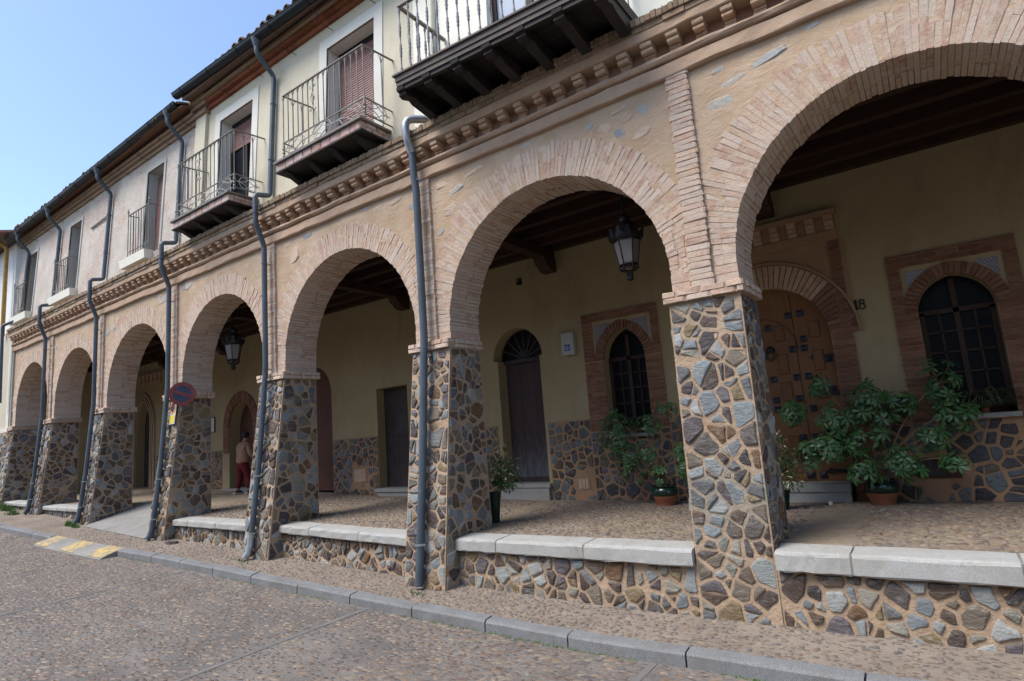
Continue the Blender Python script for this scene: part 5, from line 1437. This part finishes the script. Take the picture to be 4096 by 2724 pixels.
for z in (4.55, 2.05, -.35):
    y = -.087 if z > 2.2 else pier_front(2, z)-.085
    mm = MB(); mm.lathe([(.053, -.014), (.062, -.012), (.062, .012), (.053, .014)], Vector((xa_, y, z))-off, 14, cap=False); mm.box(xa_+.05-off.x, xa_+.085-off.x, y-.008-off.y, y+.008-off.y, z-.011-off.z, z+.011-off.z); mm.build('clamp', M['zinc'], p)
m = MB(); m.box(-.025, .022, -.057, -.05, 1.68-off.z-.04, 1.68-off.z+.04)
m.v = [(a, b+pier_front(2, 1.68)-.085-off.y, c) for a, b, c in m.v]; m.build('sticker', M['white'], p)
# last pipe at the far end, and the ochre pipe next door
xf = -20.55; p = thing('downpipe', 'short drain pipe at the far end of the brick house, left of its last window', 'drain pipe', (xf, -.2, 3.0), 'drain pipes down the facade'); off = p.location.copy()
m = MB(); m.tube([q-off for q in sm([Vector((-19.95, -.15, 8.22)), Vector((-19.95, -.15, 8.06)), Vector((-19.95, ly(7.75)-.07, 7.75)), Vector((-19.95, ly(5.5)-.07, 5.56)), Vector((-20.55, -.1, 5.50)), Vector((-20.60, -.24, 5.42)), Vector((-20.60, -.20, 3.0))], .09)], .046, 12); m.build('tube', M['pipe'], p, True)
m = MB(); m.lathe([(.046, 0), (.058, .03), (.10, .17)], Vector((-19.95, -.15, 8.18))-off, 12, cap=False); m.build('funnel', M['pipe'], p, True)
xy = -21.25; p = thing('downpipe', 'ochre yellow drain pipe at the corner of the white neighbouring house', 'drain pipe', (xy, -.12, 5.3)); off = p.location.copy()
m = MB(); m.tube([q-off for q in sm([Vector((xy-.5, -.45, 8.42)), Vector((xy-.1, -.30, 8.34)), Vector((xy+.06, -.10, 8.12)), Vector((xy+.02, -.08, 5.2))], .1)], .06, 12); m.build('tube', M['ypipe'], p, True)

# unseen houses added behind the viewpoint: they keep low sky out of the arcade
oh = thing('house', 'plain ochre row of houses, unseen, added behind the viewpoint to darken the arcade', 'house', (-8, -16, -1.2))
m = MB(); m.box(-26, 24, -8, 0, -1, 8.6); m.build('wall', M['ncream'], oh)
m = MB(); m.hexa([(-26.3, -8, 8.6), (24.3, -8, 8.6), (24.3, .5, 8.6), (-26.3, .5, 8.6)], [(-26.3, -4.2, 10.2), (24.3, -4.2, 10.2), (24.3, -3.8, 10.2), (-26.3, -3.8, 10.2)]); m.build('roof', M['tile'], oh)
for k in range(14):
    for z, h_ in ((.9, 2.3), (5.3, 1.6)):
        x = -24+k*3.5; m = MB(); m.box(x-.55, x+.55, -.02, .03, z, z+h_); wn = m.build('window', M['frame_wood'], oh); m = MB(); m.box(x-.45, x+.45, .03, .04, z+.08, z+h_-.08); m.build('pane', M['glass'], wn)

# neighbouring house at the far end
nh = thing('house', 'neighbouring cream and white house at the far left end of the arcade', 'house')
m = MB(); m.box(-34, -20.39, .02, 6, 2.15, 5.3); m.build('lower_wall', M['ncream'], nh)
m = MB(); m.box(-34, -20.96, .10, 6, 5.3, 8.3); m.build('upper_wall', M['nwhite'], nh)
m = MB(); m.box(-20.72, -20.46, -.01, .02, 2.15, 4.9); m.box(-34, -20.39, -.04, .02, 2.10, 2.22); m.build('trim', M['white_trim'], nh)
m = MB(); m.box(-34, -20.352, -.03, 4, -1, 2.10); m.build('plinth', M['mortar'], nh)
mm = MB(); stones(nh, rubble([(-27, zf(-23)-.05), (-20.37, zf(-20.4)-.05), (-20.37, 2.08), (-27, 2.08)], .05, .034, 77), lambda u, v, w_: (u, -.032-w_, v), 77, M['stone'], .012, into=mm); mm.build('stones', M['stone'], nh, kind='stuff')
m = MB(); m.hexa([(-34, -.5, 8.32), (-20.7, -.5, 8.32), (-20.7, 5, 9.7), (-34, 5, 9.7)], [(-34, -.5, 8.40), (-20.7, -.5, 8.40), (-20.7, 5, 9.8), (-34, 5, 9.8)]); rf = m.build('roof', M['tile'], nh)
m = MB(); x = -33.9
while x < -20.7: m.tube([(x, -.58, 8.40), (x, 1.5, 8.94)], .09, 8, RN.random(), True); x += .24
m.build('tiles', M['tile'], rf, kind='stuff')
m = MB(); m.tube([(-34, -.56, 8.34), (-20.9, -.56, 8.36)], .085, 10); m.build('gutter', M['ypipe'], nh, True)

# ------------------------------------------------------------------ lanterns
def lantern(c, s, label):
    t = thing('hanging_lantern', label, 'lantern', c, 'lanterns hanging under the arches')
    n = 6; a0 = .35
    P = lambda r_, z, k: (r_*math.cos(a0+2*PI*k/n)*s, r_*math.sin(a0+2*PI*k/n)*s, z*s)
    rt_, rb, h = .172, .112, .155
    for k in range(n):
        m = MB(); m.add([P(rb*.97, -h, k), P(rb*.97, -h, k+1), P(rt_*.97, h, k+1), P(rt_*.97, h, k)], [(0, 1, 2, 3)]); m.build('pane', M['lamp_glass'], t, recalc=False)
    m = MB()
    for k in range(n):
        m.bar(P(rb, -h-.02, k), P(rt_, h+.01, k), .012*s); m.bar(P(rb, -h, k), P(rb, -h, k+1), .014*s); m.bar(P(rt_, h, k), P(rt_, h, k+1), .022*s, .03*s)
        m.tube([P(rb, -h-.01, k), P(rb*1.06, -h-.05, k), P(rb*.8, -h-.075, k), P(.035, -h-.10, k), P(.03, -h-.17, k)], .010*s, 5)
    for z_, r_ in ((-h-.055, rb*1.0),): m.tube([P(r_, z_, k) for k in range(n+1)], .009*s, 5)
    m.lathe([(.012*s, (-h-.21)*s), (.04*s, (-h-.195)*s), (.045*s, (-h-.175)*s), (.03*s, (-h-.16)*s), (.02*s, (-h-.10)*s)], (0, 0, 0), 10)
    m.build('frame', M['black_iron'], t)
    m = MB(); m.lathe([(rt_*1.08*s, h*s), (.205*s, (h+.03)*s), (.20*s, (h+.07)*s), (.165*s, (h+.10)*s), (.15*s, (h+.16)*s), (.10*s, (h+.22)*s), (.075*s, (h+.24)*s), (.08*s, (h+.29)*s), (.05*s, (h+.33)*s), (.03*s, (h+.36)*s)], (0, 0, 0), 18); m.build('hood', M['black_iron'], t, True)
    for k in range(12):     # leafy crown
        a = 2*PI*k/12; u, v = math.cos(a), math.sin(a); m = MB()
        q = lambda r_, z, w_: ((r_*u-w_*v)*s, (r_*v+w_*u)*s, z*s)
        m.prism([(-.035, h+.02), (-.045, h+.07), (-.02, h+.085), (-.028, h+.12), (0, h+.145), (.028, h+.12), (.02, h+.085), (.045, h+.07), (.035, h+.02)], lambda w_, z, r_: q(r_+(z-h)*.16, z, w_), .198, .206); m.build('crown_leaf', M['black_iron'], t)
    m = MB(); m.tube([(0, 0, (h+.34)*s), (0, 0, 4.14-c[2])], .018, 8); m.build('rod', M['black_iron'], t)
lantern((-.16, .90, 3.06), 1.0, 'black lantern with frosted panes hanging in the arch beside the small security box')
lantern((-9.2, .84, 3.055), 1.05, 'black lantern with frosted panes hanging in the arch right of the no parking sign')

# ------------------------------------------------------------------ traffic sign and driveway plate on the fourth pier
sc_ = Vector((-9.40, -.10, 2.185)); nrm = (CAM-sc_); nrm.z = .0; nrm = Matrix.Rotation(math.radians(-6), 3, 'Z') @ nrm.normalized()
ts = thing('traffic_sign', 'round faded no parking sign, red ring and diagonal on blue, fixed to a pier', 'traffic sign', sc_)
su = Vector((0, 0, 1)).cross(nrm).normalized(); sv = Vector((0, 0, 1))
def disc(r0, r1, d0, d1, name, mat, n=36):
    m = MB(); vs = []
    for k in range(n):
        a = 2*PI*k/n; e = su*math.cos(a)+sv*math.sin(a)
        vs += [e*r1+nrm*d0, e*r1+nrm*d1, e*max(r0, .001)+nrm*d1]
    m.add(vs, [(3*k+j, 3*((k+1) % n)+j, 3*((k+1) % n)+j+1, 3*k+j+1) for k in range(n) for j in (0, 1)]); return m.build(name, mat, ts)
disc(0, .166, 0, .004, 'blue_disc', M['sign_blue']); disc(.162, .235, -.012, .007, 'red_ring', M['sign_red'])
m = MB(); d = (su*.93-sv*.36).normalized(); m.bar(-d*.17+nrm*.006, d*.17+nrm*.006, .05, .004)
m2 = MB(); q = nrm.cross(d).normalized()*.027
m2.hexa([-d*.168-q+nrm*.004, d*.168-q+nrm*.004, d*.168+q+nrm*.004, -d*.168+q+nrm*.004], [-d*.168-q+nrm*.008, d*.168-q+nrm*.008, d*.168+q+nrm*.008, -d*.168+q+nrm*.008]); m2.build('diagonal_bar', M['sign_red'], ts)
m = MB()
for z in (-.1, .1): m.bar(-nrm*.01+sv*z, Vector((-9.74, .1, 2.185))-sc_+sv*z, .03, .012)
m.build('bracket', M['zinc'], ts)
x0, x1 = -10.0, -9.76
vp = thing('driveway_plate', 'white and yellow no parking plate under the round sign, beside the drain pipe', 'sign', ((x0+x1)/2, pier_y(4, 1.88)-.012, 1.87)); off = vp.location.copy()
def plq(a, b, c, d, y, name, mat):
    m = MB(); f = lambda z: pier_y(4, z)-.055-y-off.y
    m.hexa([(a-off.x, f(c), c-off.z), (b-off.x, f(c), c-off.z), (b-off.x, f(c)+.006, c-off.z), (a-off.x, f(c)+.006, c-off.z)], [(a-off.x, f(d), d-off.z), (b-off.x, f(d), d-off.z), (b-off.x, f(d)+.006, d-off.z), (a-off.x, f(d)+.006, d-off.z)]); return m.build(name, mat, vp)
plq(x0, x1, 1.62, 2.12, 0, 'board', M['white']); plq(x0+.02, x1-.02, 1.64, 1.80, .004, 'yellow_field', M['sign_yellow'])
m = MB(); cc_ = ((x0+x1)/2, 1.96)
for k in range(24):
    a, b = 2*PI*k/24, 2*PI*(k+1)/24; f = lambda z: pier_y(4, z)-.062-off.y
    P2 = lambda r_, t: (cc_[0]+r_*.78*math.cos(t)-off.x, f(cc_[1]+r_*math.sin(t)), cc_[1]+r_*math.sin(t)-off.z)
    m.add([P2(.10, a), P2(.14, a), P2(.14, b), P2(.10, b)], [(0, 1, 2, 3)])
m.build('orange_ring', M['sign_orange'], vp, recalc=False)
m = MB(); m.add([P2(.098, 2*PI*k/24) for k in range(24)], [tuple(range(24))]); m.build('grey_disc', M['sign_blue'], vp, recalc=False)

# ------------------------------------------------------------------ small things on the rear wall
mb_ = thing('meter_box', 'pale grey meter box with a blue sticker between plank door and pointed window', 'meter box', (-2.40, D, 2.2))
m = MB(); m.box(-.125, .125, -.10, -.002, 0, .40); o = m.build('case', M['meter'], mb_); bv = o.modifiers.new('b', 'BEVEL'); bv.width = .012; bv.segments = 2
m = MB(); m.box(-.10, .10, -.104, -.10, .05, .36); m.build('lid', M['meter'], mb_)
m = MB(); m.box(-.06, .055, -.108, -.104, .075, .185); st_ = m.build('sticker', M['sticker'], mb_)
m = MB()
for a, b, c, d in ((-.045, -.01, .14, .15), (-.045, -.035, .10, .14), (.005, .015, .09, .16), (.02, .045, .12, .13), (-.03, 0, .09, .10)): m.box(a, b, -.110, -.108, c, d)
m.build('sticker_marks', M['white'], st_)
sb = thing('security_box', 'small black box high on the cream wall left of the lantern', 'security box', (-3.365, D, 3.735))
m = MB(); m.box(-.045, .045, -.05, -.002, -.055, .055); m.build('case', M['black'], sb)
m = MB(); m.lathe([(.018, 0), (.022, .012), (.012, .02)], (0, 0, 0), 10); m.v = [(x, -.05-z, y+.015) for x, y, z in m.v]; m.build('lens', M['iron'], sb)
hn = thing('house_number', 'black iron house number 18 on the cream wall beside the oak door', 'house number', (2.055, D, 2.21)); hn.scale = (1.0, 1, 1.0)
m = MB(); m.box(-.045, -.022, -.02, -.002, .012, .135); m.box(-.058, -.009, -.02, -.002, 0, .013); m.hexa([(-.045, -.02, .105), (-.060, -.02, .105), (-.060, -.002, .105), (-.045, -.002, .105)], [(-.045, -.02, .135), (-.052, -.02, .120), (-.052, -.002, .120), (-.045, -.002, .135)]); m.build('digit', M['black'], hn)
m = MB()
for zc8, r_ in ((.102, .028), (.038, .034)): m.tube([(.036+r_*math.cos(2*PI*k/16), -.012, zc8+r_*math.sin(2*PI*k/16)) for k in range(17)], .0078, 6)
m.build('digit', M['black'], hn)
nb = thing('notice_board', 'framed white notice on the wall left of the dark arched door', 'notice', (-14.52, D, 1.58))
m = MB(); m.box(-.15, .15, -.03, -.002, 0, .44); m.build('frame', M['black'], nb)
m = MB(); m.box(-.13, .13, -.034, -.03, .02, .42); m.build('sheet', M['paper'], nb)
lt = thing('litter', 'small crumpled red and white wrapper on the arcade floor near the oak door step', 'litter', (1.42, 2.72, za(1.4)+.02))
m = MB(); m.lathe([(.01, -.02), (.03, -.01), (.025, .02), (.008, .03)], (0, 0, 0), 6); m.build('wrapper', M['paper'], lt)
m = MB(); m.lathe([(.02, -.015), (.022, .01), (.005, .02)], (-.035, 0, -.004), 6); m.build('red_end', M['sign_red'], lt)
fs_ = thing('loose_slate', 'flat loose slate on the pavement at the foot of the no parking sign pier', 'slate', (-9.35, -.30, zp(-9.35, -.30)))
m = MB(); q = [(.16*math.cos(2*PI*k/8)*RN.uniform(.8, 1.1), .10*math.sin(2*PI*k/8)*RN.uniform(.8, 1.1)) for k in range(8)]; m.prism(q, lambda u, v, w_: (u, v, w_), .0, .035, .45); m.build('slab', M['stone'], fs_)

# ------------------------------------------------------------------ plants
def leaflet(m, base, d, up, L_, W_, r, droop=.25):
    base, d, up = Vector(base), Vector(d).normalized(), Vector(up).normalized(); s = d.cross(up)
    if s.length < 1e-3: s = Vector((1, 0, 0))
    s.normalize(); nn = s.cross(d)
    pts = []
    for t, w_ in ((0, .12), (.35, .75), (.65, 1.0), (.88, .62)):
        c = base+d*L_*t-nn*0-Vector((0, 0, 1))*droop*L_*t*t
        pts += [c-s*W_*w_/2+nn*W_*.10*w_, c, c+s*W_*w_/2+nn*W_*.10*w_]
    tip = base+d*L_-Vector((0, 0, 1))*droop*L_
    fs = []
    for k in range(3):
        a = 3*k; fs += [(a, a+1, a+4, a+3), (a+1, a+2, a+5, a+4)]
    m.add(pts+[tip], fs+[(9, 10, 12), (10, 11, 12)], r)
def cluster_mesh(seed, L_, W_):
    rr = random.Random(seed); m = MB(); n = rr.randint(7, 9)
    for k in range(n):
        a = 2*PI*k/n+rr.uniform(-.2, .2); e = rr.uniform(-.15, .35)
        d = Vector((math.cos(a)*math.cos(e), math.sin(a)*math.cos(e), math.sin(e)))
        leaflet(m, d*.015, d, (0, 0, 1), L_*rr.uniform(.75, 1.1), W_*rr.uniform(.85, 1.1), rr.random(), rr.uniform(.15, .6))
    o = m.build('leaf_cluster', M['leaf'], None, False, False); me = o.data; me.polygons.foreach_set('use_smooth', [True]*len(me.polygons)); bpy.data.objects.remove(o); return me
CL = [cluster_mesh(i, .115, .043) for i in range(5)]
def plant(label, pos, scale, pot_r, pot_h, blobs, leafs, seed, stems_h):
    rr = random.Random(seed); t = thing('potted_plant', label, 'potted plant', pos, 'umbrella plants in glazed pots')
    h = pot_h; R_ = pot_r
    m = MB(); m.lathe([(R_*.70, .005), (R_*.72, .02), (R_*.80, h*.22), (R_*.83, h*.24), (R_*.86, h*.34), (R_*.89, h*.36), (R_*.94, h*.5)], (0, 0, 0), 28); pt = m.build('pot', M['terracotta'], t, True)
    m = MB(); m.lathe([(R_*.95, h*.5), (R_*1.03, h*.56), (R_*1.06, h*.70), (R_*1.0, h*.86), (R_*.90, h*.92), (R_*.98, h*.96), (R_*1.0, h), (R_*.88, h), (R_*.85, h*.9)], (0, 0, 0), 28, cap=False); m.build('glaze_band', M['pot_green'], pt, True)
    m = MB(); m.lathe([(R_*.86, h*.88), (.01, h*.93)], (0, 0, 0), 20); m.build('soil', M['soil'], t)
    p0 = Vector(pos); tot = 0
    for bi, (cx, cy, cz, rx_, ry_, rz_, n) in enumerate(blobs):
        c = Vector((cx, cy, cz))-p0; b0 = Vector((rr.uniform(-.06, .06), rr.uniform(-.06, .06), h*.9))
        mid = Vector((c.x*.35+rr.uniform(-.05, .05), c.y*.4, max(h, c.z*.62+stems_h*.38)))
        pth = [b0*(1-k)**2+mid*2*k*(1-k)+c*k*k for k in (0, .2, .4, .6, .8, 1)]
        m = MB(); m.tube(pth, [.013*scale*(1-.5*k/5) for k in range(6)], 6); br = m.build('branch', M['stem'], t, True)
        tw = MB()
        for k in range(int(n*(1.85 if scale > .9 else 1.7))):
            for _ in range(20):
                q = Vector((rr.uniform(-1, 1), rr.uniform(-1, 1), rr.uniform(-1, 1)))
                if .35 < q.length < 1: break
            e = c+Vector((q.x*rx_*1.4, q.y*ry_*1.2, q.z*rz_*1.4))
            if e.z < h+.03: e.z = h+.03+rr.random()*.06
            if e.y+p0.y > D-.09: e.y = D-.09-p0.y
            o = link('leaf_cluster', CL[rr.randrange(5)], t); o.location = e
            dr = (e-c).normalized(); tl = Vector((dr.x*.9+rr.uniform(-.4, .4), dr.y*.7-.45+rr.uniform(-.4, .3), .5+.5*dr.z+rr.uniform(-.3, .3))).normalized()
            o.rotation_euler = (tl.to_track_quat('Z', 'Y') @ Matrix.Rotation(rr.uniform(0, 6.28), 3, 'Z').to_quaternion()).to_euler()
            s = scale*rr.uniform(.65, 1.1); o.scale = (s, s, s)
            tw.tube([e, (e+c)/2+Vector((0, 0, -.02)), c-(c-mid)*.15*rr.random()], .003*scale, 4)
        tw.build('twigs', M['stem'], br, kind='stuff')
    return t
plant('big umbrella plant in a glazed pot right of the oak door', (1.99, 2.86, za(2)), 1.0, .18, .30, [
    (2.0, 2.75, .98, .22, .2, .18, 17), (2.30, 2.8, .93, .17, .2, .12, 13), (1.63, 2.65, .80, .20, .2, .13, 14), (1.14, 2.6, .93, .13, .15, .08, 9), (1.50, 2.75, 1.25, .09, .12, .14, 8),
    (1.55, 2.6, .48, .24, .2, .13, 18), (1.25, 2.55, .40, .10, .12, .12, 7), (1.85, 2.55, .20, .12, .12, .16, 10), (2.28, 2.62, .27, .16, .15, .16, 13), (2.78, 2.85, 1.16, .13, .13, .24, 15),
    (2.86, 2.8, .80, .16, .14, .14, 14), (2.62, 2.75, .52, .12, .12, .10, 8), (2.78, 2.65, .27, .13, .12, .10, 9), (1.95, 2.6, .52, .2, .15, .15, 10)], None, 3, .7)
plant('small sprawling umbrella plant in a glazed pot under the pointed window', (-.76, 2.72, za(-.76)), .62, .185, .285, [
    (-1.45, 2.78, .98, .22, .15, .16, 26), (-1.50, 2.7, .70, .20, .15, .16, 26), (-1.30, 2.75, .45, .22, .15, .14, 20), (-1.20, 2.65, .22, .18, .12, .12, 12), (-.62, 2.75, 1.12, .14, .1, .08, 9), (-.90, 2.8, .92, .16, .12, .12, 12),
    (-.42, 2.62, .50, .10, .1, .12, 12), (-.36, 2.6, .22, .10, .1, .12, 9), (-.78, 2.62, .16, .12, .12, .10, 12), (-.95, 2.65, .50, .12, .1, .12, 10)], None, 4, .8)
# clipped shrubs: too many small leaves to count, one mass each
def shrub(label, pos, foliage, seed, n, pot, cream):
    rr = random.Random(seed); t = thing('shrub', label, 'shrub', pos)
    if pot:
        r0, r1, h = pot; m = MB(); a = PI/4
        m.lathe([(r0, .0), (r1, h), (r1*1.06, h), (r1*1.06, h-.03), (r1*.96, h-.03), (r1*.94, h-.02)], (0, 0, 0), 16); m.build('planter', M['planter'], t)
        m = MB(); m.lathe([(r1*.93, h-.03), (.01, h-.02)], (0, 0, 0), 12); m.build('soil', M['soil'], t)
    m = MB(); pale = MB()
    st = MB()
    for cx, cy, cz, rx_, ry_, rz_ in foliage:
        for k in range(n):
            for _ in range(20):
                q = Vector((rr.gauss(0, .55), rr.gauss(0, .55), rr.gauss(0, .55)))
                if q.length < 1.05: break
            p = Vector((cx+q.x*rx_, cy+q.y*ry_, cz+q.z*rz_)); d = (q+Vector((rr.uniform(-.8, .8), rr.uniform(-.8, .8), rr.uniform(-.5, .6)))).normalized()
            tgt = pale if rr.random() < cream*(.4+q.length) else m
            leaflet(tgt, p, d, (rr.uniform(-.4, .4), rr.uniform(-.4, .4), 1), rr.uniform(.045, .075), rr.uniform(.018, .03), rr.random(), .2)
        for k in range(10):
            st.tube([(0, 0, .1), (cx*.5, cy*.5, cz*.5+.1), (cx+rr.uniform(-.7, .7)*rx_, cy+rr.uniform(-.7, .7)*ry_, cz+rr.uniform(-.5, .7)*rz_)], [.008, .006, .003], 5)
    m.build('foliage', M['leaf2'], t, False, False, kind='stuff'); pale.build('pale_leaves', M['pale_leaf'], t, False, False, kind='stuff'); st.build('stems', M['stem'], t, kind='stuff')
shrub('bushy variegated shrub in a tall dark green planter behind the middle pier', (-2.60, .98, za(-2.6)), [(.18, .0, .74, .25, .22, .29), (.2, 0, .62, .24, .2, .2)], 21, 420, (.055, .095, .41), .16)
shrub('loose cream leaved shrub at the oak door, half behind the nearest pier', (.92, 2.35, za(.9)), [(.05, 0, .72, .17, .16, .26), (.12, 0, .45, .20, .18, .22)], 22, 300, (.08, .12, .26), .22)
def spider(label, pos, n, L_, seed, w_=.014):
    rr = random.Random(seed); t = thing('spider_plant', label, 'plant', pos, 'grassy plants on the window sills')
    m = MB(); m.lathe([(.035, 0), (.045, .05), (.05, .055), (.04, .055)], (0, 0, 0), 12); m.build('pot', M['terracotta'], t, True)
    m = MB()
    for k in range(n):
        a = rr.uniform(0, 6.28); l = L_*rr.uniform(.6, 1.15); u, v = math.cos(a), math.sin(a)*.5-.25; pts = []
        hgt = rr.uniform(.35, .9)
        for q in range(6):
            s = q/5; pts.append(Vector((u*l*s*.8, v*l*s, .05+l*hgt*(s*1.5-s*s*1.45))))
        vs = []
        for q, p in enumerate(pts):
            ww = w_*(1-q/5.2); vs += [p+Vector((-v*ww, u*ww, 0)), p+Vector((v*ww, -u*ww, .002))]
        m.add(vs, [(2*q, 2*q+1, 2*q+3, 2*q+2) for q in range(5)], rr.random())
    m.build('blades', M['blade'], t, False, False, kind='stuff'); return t
spider('grassy striped plant on the sill behind the small umbrella plant', (-1.36, D+.02, .785), 190, .62, 31)
spider('grassy striped plant on the sill right of the number 18', (3.16, D+.02, .755), 210, .68, 32)
wd = MB(); rr = random.Random(55)
for cx, cy, sx, sy, n, hh in ((-17.9, -.45, .25, .10, 260, .16), (-20.2, -.35, .9, .18, 900, .28), (-19.2, -.25, .4, .12, 260, .2), (-14.0, -.42, .18, .10, 200, .16), (-13.5, -.46, .14, .06, 120, .12), (-2.7, -.52, .12, .05, 50, .05), (-6.6, -.50, .3, .05, 60, .05)):
    for k in range(n):
        x, y = rr.gauss(cx, sx*.5), rr.gauss(cy, sy*.5); a = rr.uniform(0, 6.28); h = hh*rr.uniform(.3, 1.0); w_ = .008; z = zp(x, y)-.005
        u, v = math.cos(a), math.sin(a)
        wd.add([(x-v*w_, y+u*w_, z), (x+v*w_, y-u*w_, z), (x+u*h*.5, y+v*h*.5, z+h)], [(0, 1, 2)], rr.random())
for k in range(1500):      # a thin line of moss and grass at the foot of the kerb
    x = rr.uniform(-10.8, 1.5)
    if vnoise(x, 3, 1.6, 2) < .5: continue
    y = yk(x)-rr.uniform(.0, .035); a = rr.uniform(0, 6.28); h = rr.uniform(.006, .026); w_ = .005; z = zr(x, y)
    wd.add([(x-w_, y, z), (x+w_, y, z), (x+math.cos(a)*h, y+math.sin(a)*h*.5, z+h)], [(0, 1, 2)], rr.random())
o = wd.build('weeds', M['weed'], None, recalc=False, kind='stuff'); o['label'] = 'green weeds and grass at the foot of the far piers and along the kerb'; o['category'] = 'weeds'

# ------------------------------------------------------------------ the person at the dark arched door, seen from behind
pp = Vector((-12.12, 2.72, za(-12.12)+.012)); S = 1.0
person = thing('person', 'person in a beige cardigan and dark red trousers seen from behind, leaning on a cane', 'person', pp)
def skin(name, nodes, edges, mat, root=0, sub=2):
    me = bpy.data.meshes.new(name); me.from_pydata([n[0] for n in nodes], edges, []); me.materials.append(mat)
    o = link(name, me, person); o.modifiers.new('skin', 'SKIN'); 
    for v, n in zip(me.skin_vertices[0].data, nodes):
        r_ = n[1]; v.radius = r_ if isinstance(r_, tuple) else (r_, r_)
    me.skin_vertices[0].data[root].use_root = True
    o.modifiers['skin'].use_smooth_shade = True
    s = o.modifiers.new('sub', 'SUBSURF'); s.levels = sub; s.render_levels = sub; return o
# facing +y (away from the street); x to the right
body = [((0, 0, .80), (.13, .10)), ((0, .01, 1.0), (.125, .09)), ((0, .03, 1.20), (.135, .09)), ((0, .055, 1.30), (.07, .06)), ((-.0, .085, 1.375), .045), ((-.01, .105, 1.45), (.068, .08)), ((-.01, .11, 1.53), (.055, .06)),
        ((-.09, 0, .74), .085), ((-.14, .03, .42), .06), ((-.17, -.05, .09), .04), ((-.19, .05, .045), .038),
        ((.09, 0, .74), .085), ((.16, .06, .42), .06), ((.22, .04, .09), .04), ((.24, .15, .045), .038),
        ((-.17, .05, 1.235), .055), ((-.25, .06, .98), .043), ((-.19, .24, .86), .034), ((-.16, .32, .86), .026),
        ((.17, .05, 1.235), .055), ((.26, .05, .98), .043), ((.27, .22, .84), .034), ((.28, .29, .80), .026)]
be = [(0, 1), (1, 2), (2, 3), (3, 4), (4, 5), (5, 6), (0, 7), (7, 8), (8, 9), (9, 10), (0, 11), (11, 12), (12, 13), (13, 14), (2, 15), (15, 16), (16, 17), (17, 18), (2, 19), (19, 20), (20, 21), (21, 22)]
skin('body', body, be, M['skin'])
card = [((0, .0, .72), (.205, .165)), ((0, .005, .86), (.205, .16)), ((0, .015, 1.02), (.19, .145)), ((0, .03, 1.18), (.185, .13)), ((0, .045, 1.30), (.115, .09)),
        ((-.175, .05, 1.225), .075), ((-.27, .055, .98), .064), ((-.20, .22, .87), .05), ((.175, .05, 1.225), .075), ((.28, .05, .98), .064), ((.275, .20, .855), .05)]
skin('cardigan', card, [(0, 1), (1, 2), (2, 3), (3, 4), (3, 5), (5, 6), (6, 7), (3, 8), (8, 9), (9, 10)], M['cardigan'])
tro = [((0, 0, .80), (.15, .125)), ((0, 0, .93), (.135, .11)), ((-.095, 0, .70), .112), ((-.14, .03, .42), .083), ((-.172, -.045, .10), .062), ((.095, 0, .70), .112), ((.16, .06, .42), .083), ((.222, .042, .10), .062)]
skin('trousers', tro, [(0, 1), (0, 2), (2, 3), (3, 4), (0, 5), (5, 6), (6, 7)], M['trousers'])
hair = [((-.01, .07, 1.38), (.062, .05)), ((-.01, .08, 1.44), (.096, .095)), ((-.01, .10, 1.52), (.092, .10)), ((-.01, .11, 1.58), (.055, .06))]
skin('hair', hair, [(0, 1), (1, 2), (2, 3)], M['hair'])
col = [((-.05, .05, 1.325), .03), ((0, .03, 1.33), .032), ((.05, .05, 1.325), .03)]
skin('collar', col, [(0, 1), (1, 2)], M['collar'], 1, 1)
for s_, (fx, fy) in ((-1, (-.172, -.05)), (1, (.222, .04))):
    sh = [((fx, fy-.045, .05), (.042, .04)), ((fx-.01, fy+.03, .05), (.045, .042)), ((fx-.02, fy+.12, .035), (.045, .03)), ((fx-.022, fy+.17, .03), (.03, .022))]
    skin('shoe', sh, [(0, 1), (1, 2), (2, 3)], M['shoe'])
    m = MB(); m.prism([(-.05, -.09), (.05, -.09), (.055, .05), (.04, .20), (-.04, .20), (-.055, .05)], lambda u, v, w_: (fx-.01+u*.9, fy+v, w_), 0, .02); m.build('sole', M['white'], person)
for hx, hy, hz, dx in ((-.16, .33, .86, .03), (.285, .30, .795, 0)):     # hands with five curled fingers
    hd = [((hx, hy, hz), (.022, .03)), ((hx+dx, hy+.045, hz-.008), (.020, .036))]; ed = [(0, 1)]
    skin('palm', hd, ed, M['skin'], 0, 1)
    for k in range(4):
        z = hz+.026-k*.017; l = (.034, .04, .037, .028)[k]
        skin('finger', [((hx+dx, hy+.055, z), .0085), ((hx+dx, hy+.055+l, z-.004), .0082), ((hx+dx-.016, hy+.055+l+.012, z-.010), .0075), ((hx+dx-.03, hy+.055+l-.008, z-.012), .006)], [(0, 1), (1, 2), (2, 3)], M['skin'], 0, 1)
    skin('thumb', [((hx+dx*.5-.012, hy+.015, hz+.026), .0095), ((hx+dx*.5-.028, hy+.045, hz+.030), .009), ((hx+dx*.5-.024, hy+.075, hz+.022), .0075)], [(0, 1), (1, 2)], M['skin'], 0, 1)
cane = thing('walking_cane', 'dark walking cane held in the right hand of the person', 'cane', pp+Vector((.285, .36, 0)))
m = MB(); m.tube([(0, 0, .0), (-.0, 0, .78), (.0, -.0, .82), (.0, .03, .85), (.0, .07, .845), (.0, .09, .82)], [.011, .011, .012, .012, .011, .009], 8); m.build('shaft', M['frame_wood'], cane, True)
m = MB(); m.lathe([(.014, 0), (.015, .03), (.011, .035)], (0, 0, 0), 8); m.build('ferrule', M['black'], cane)
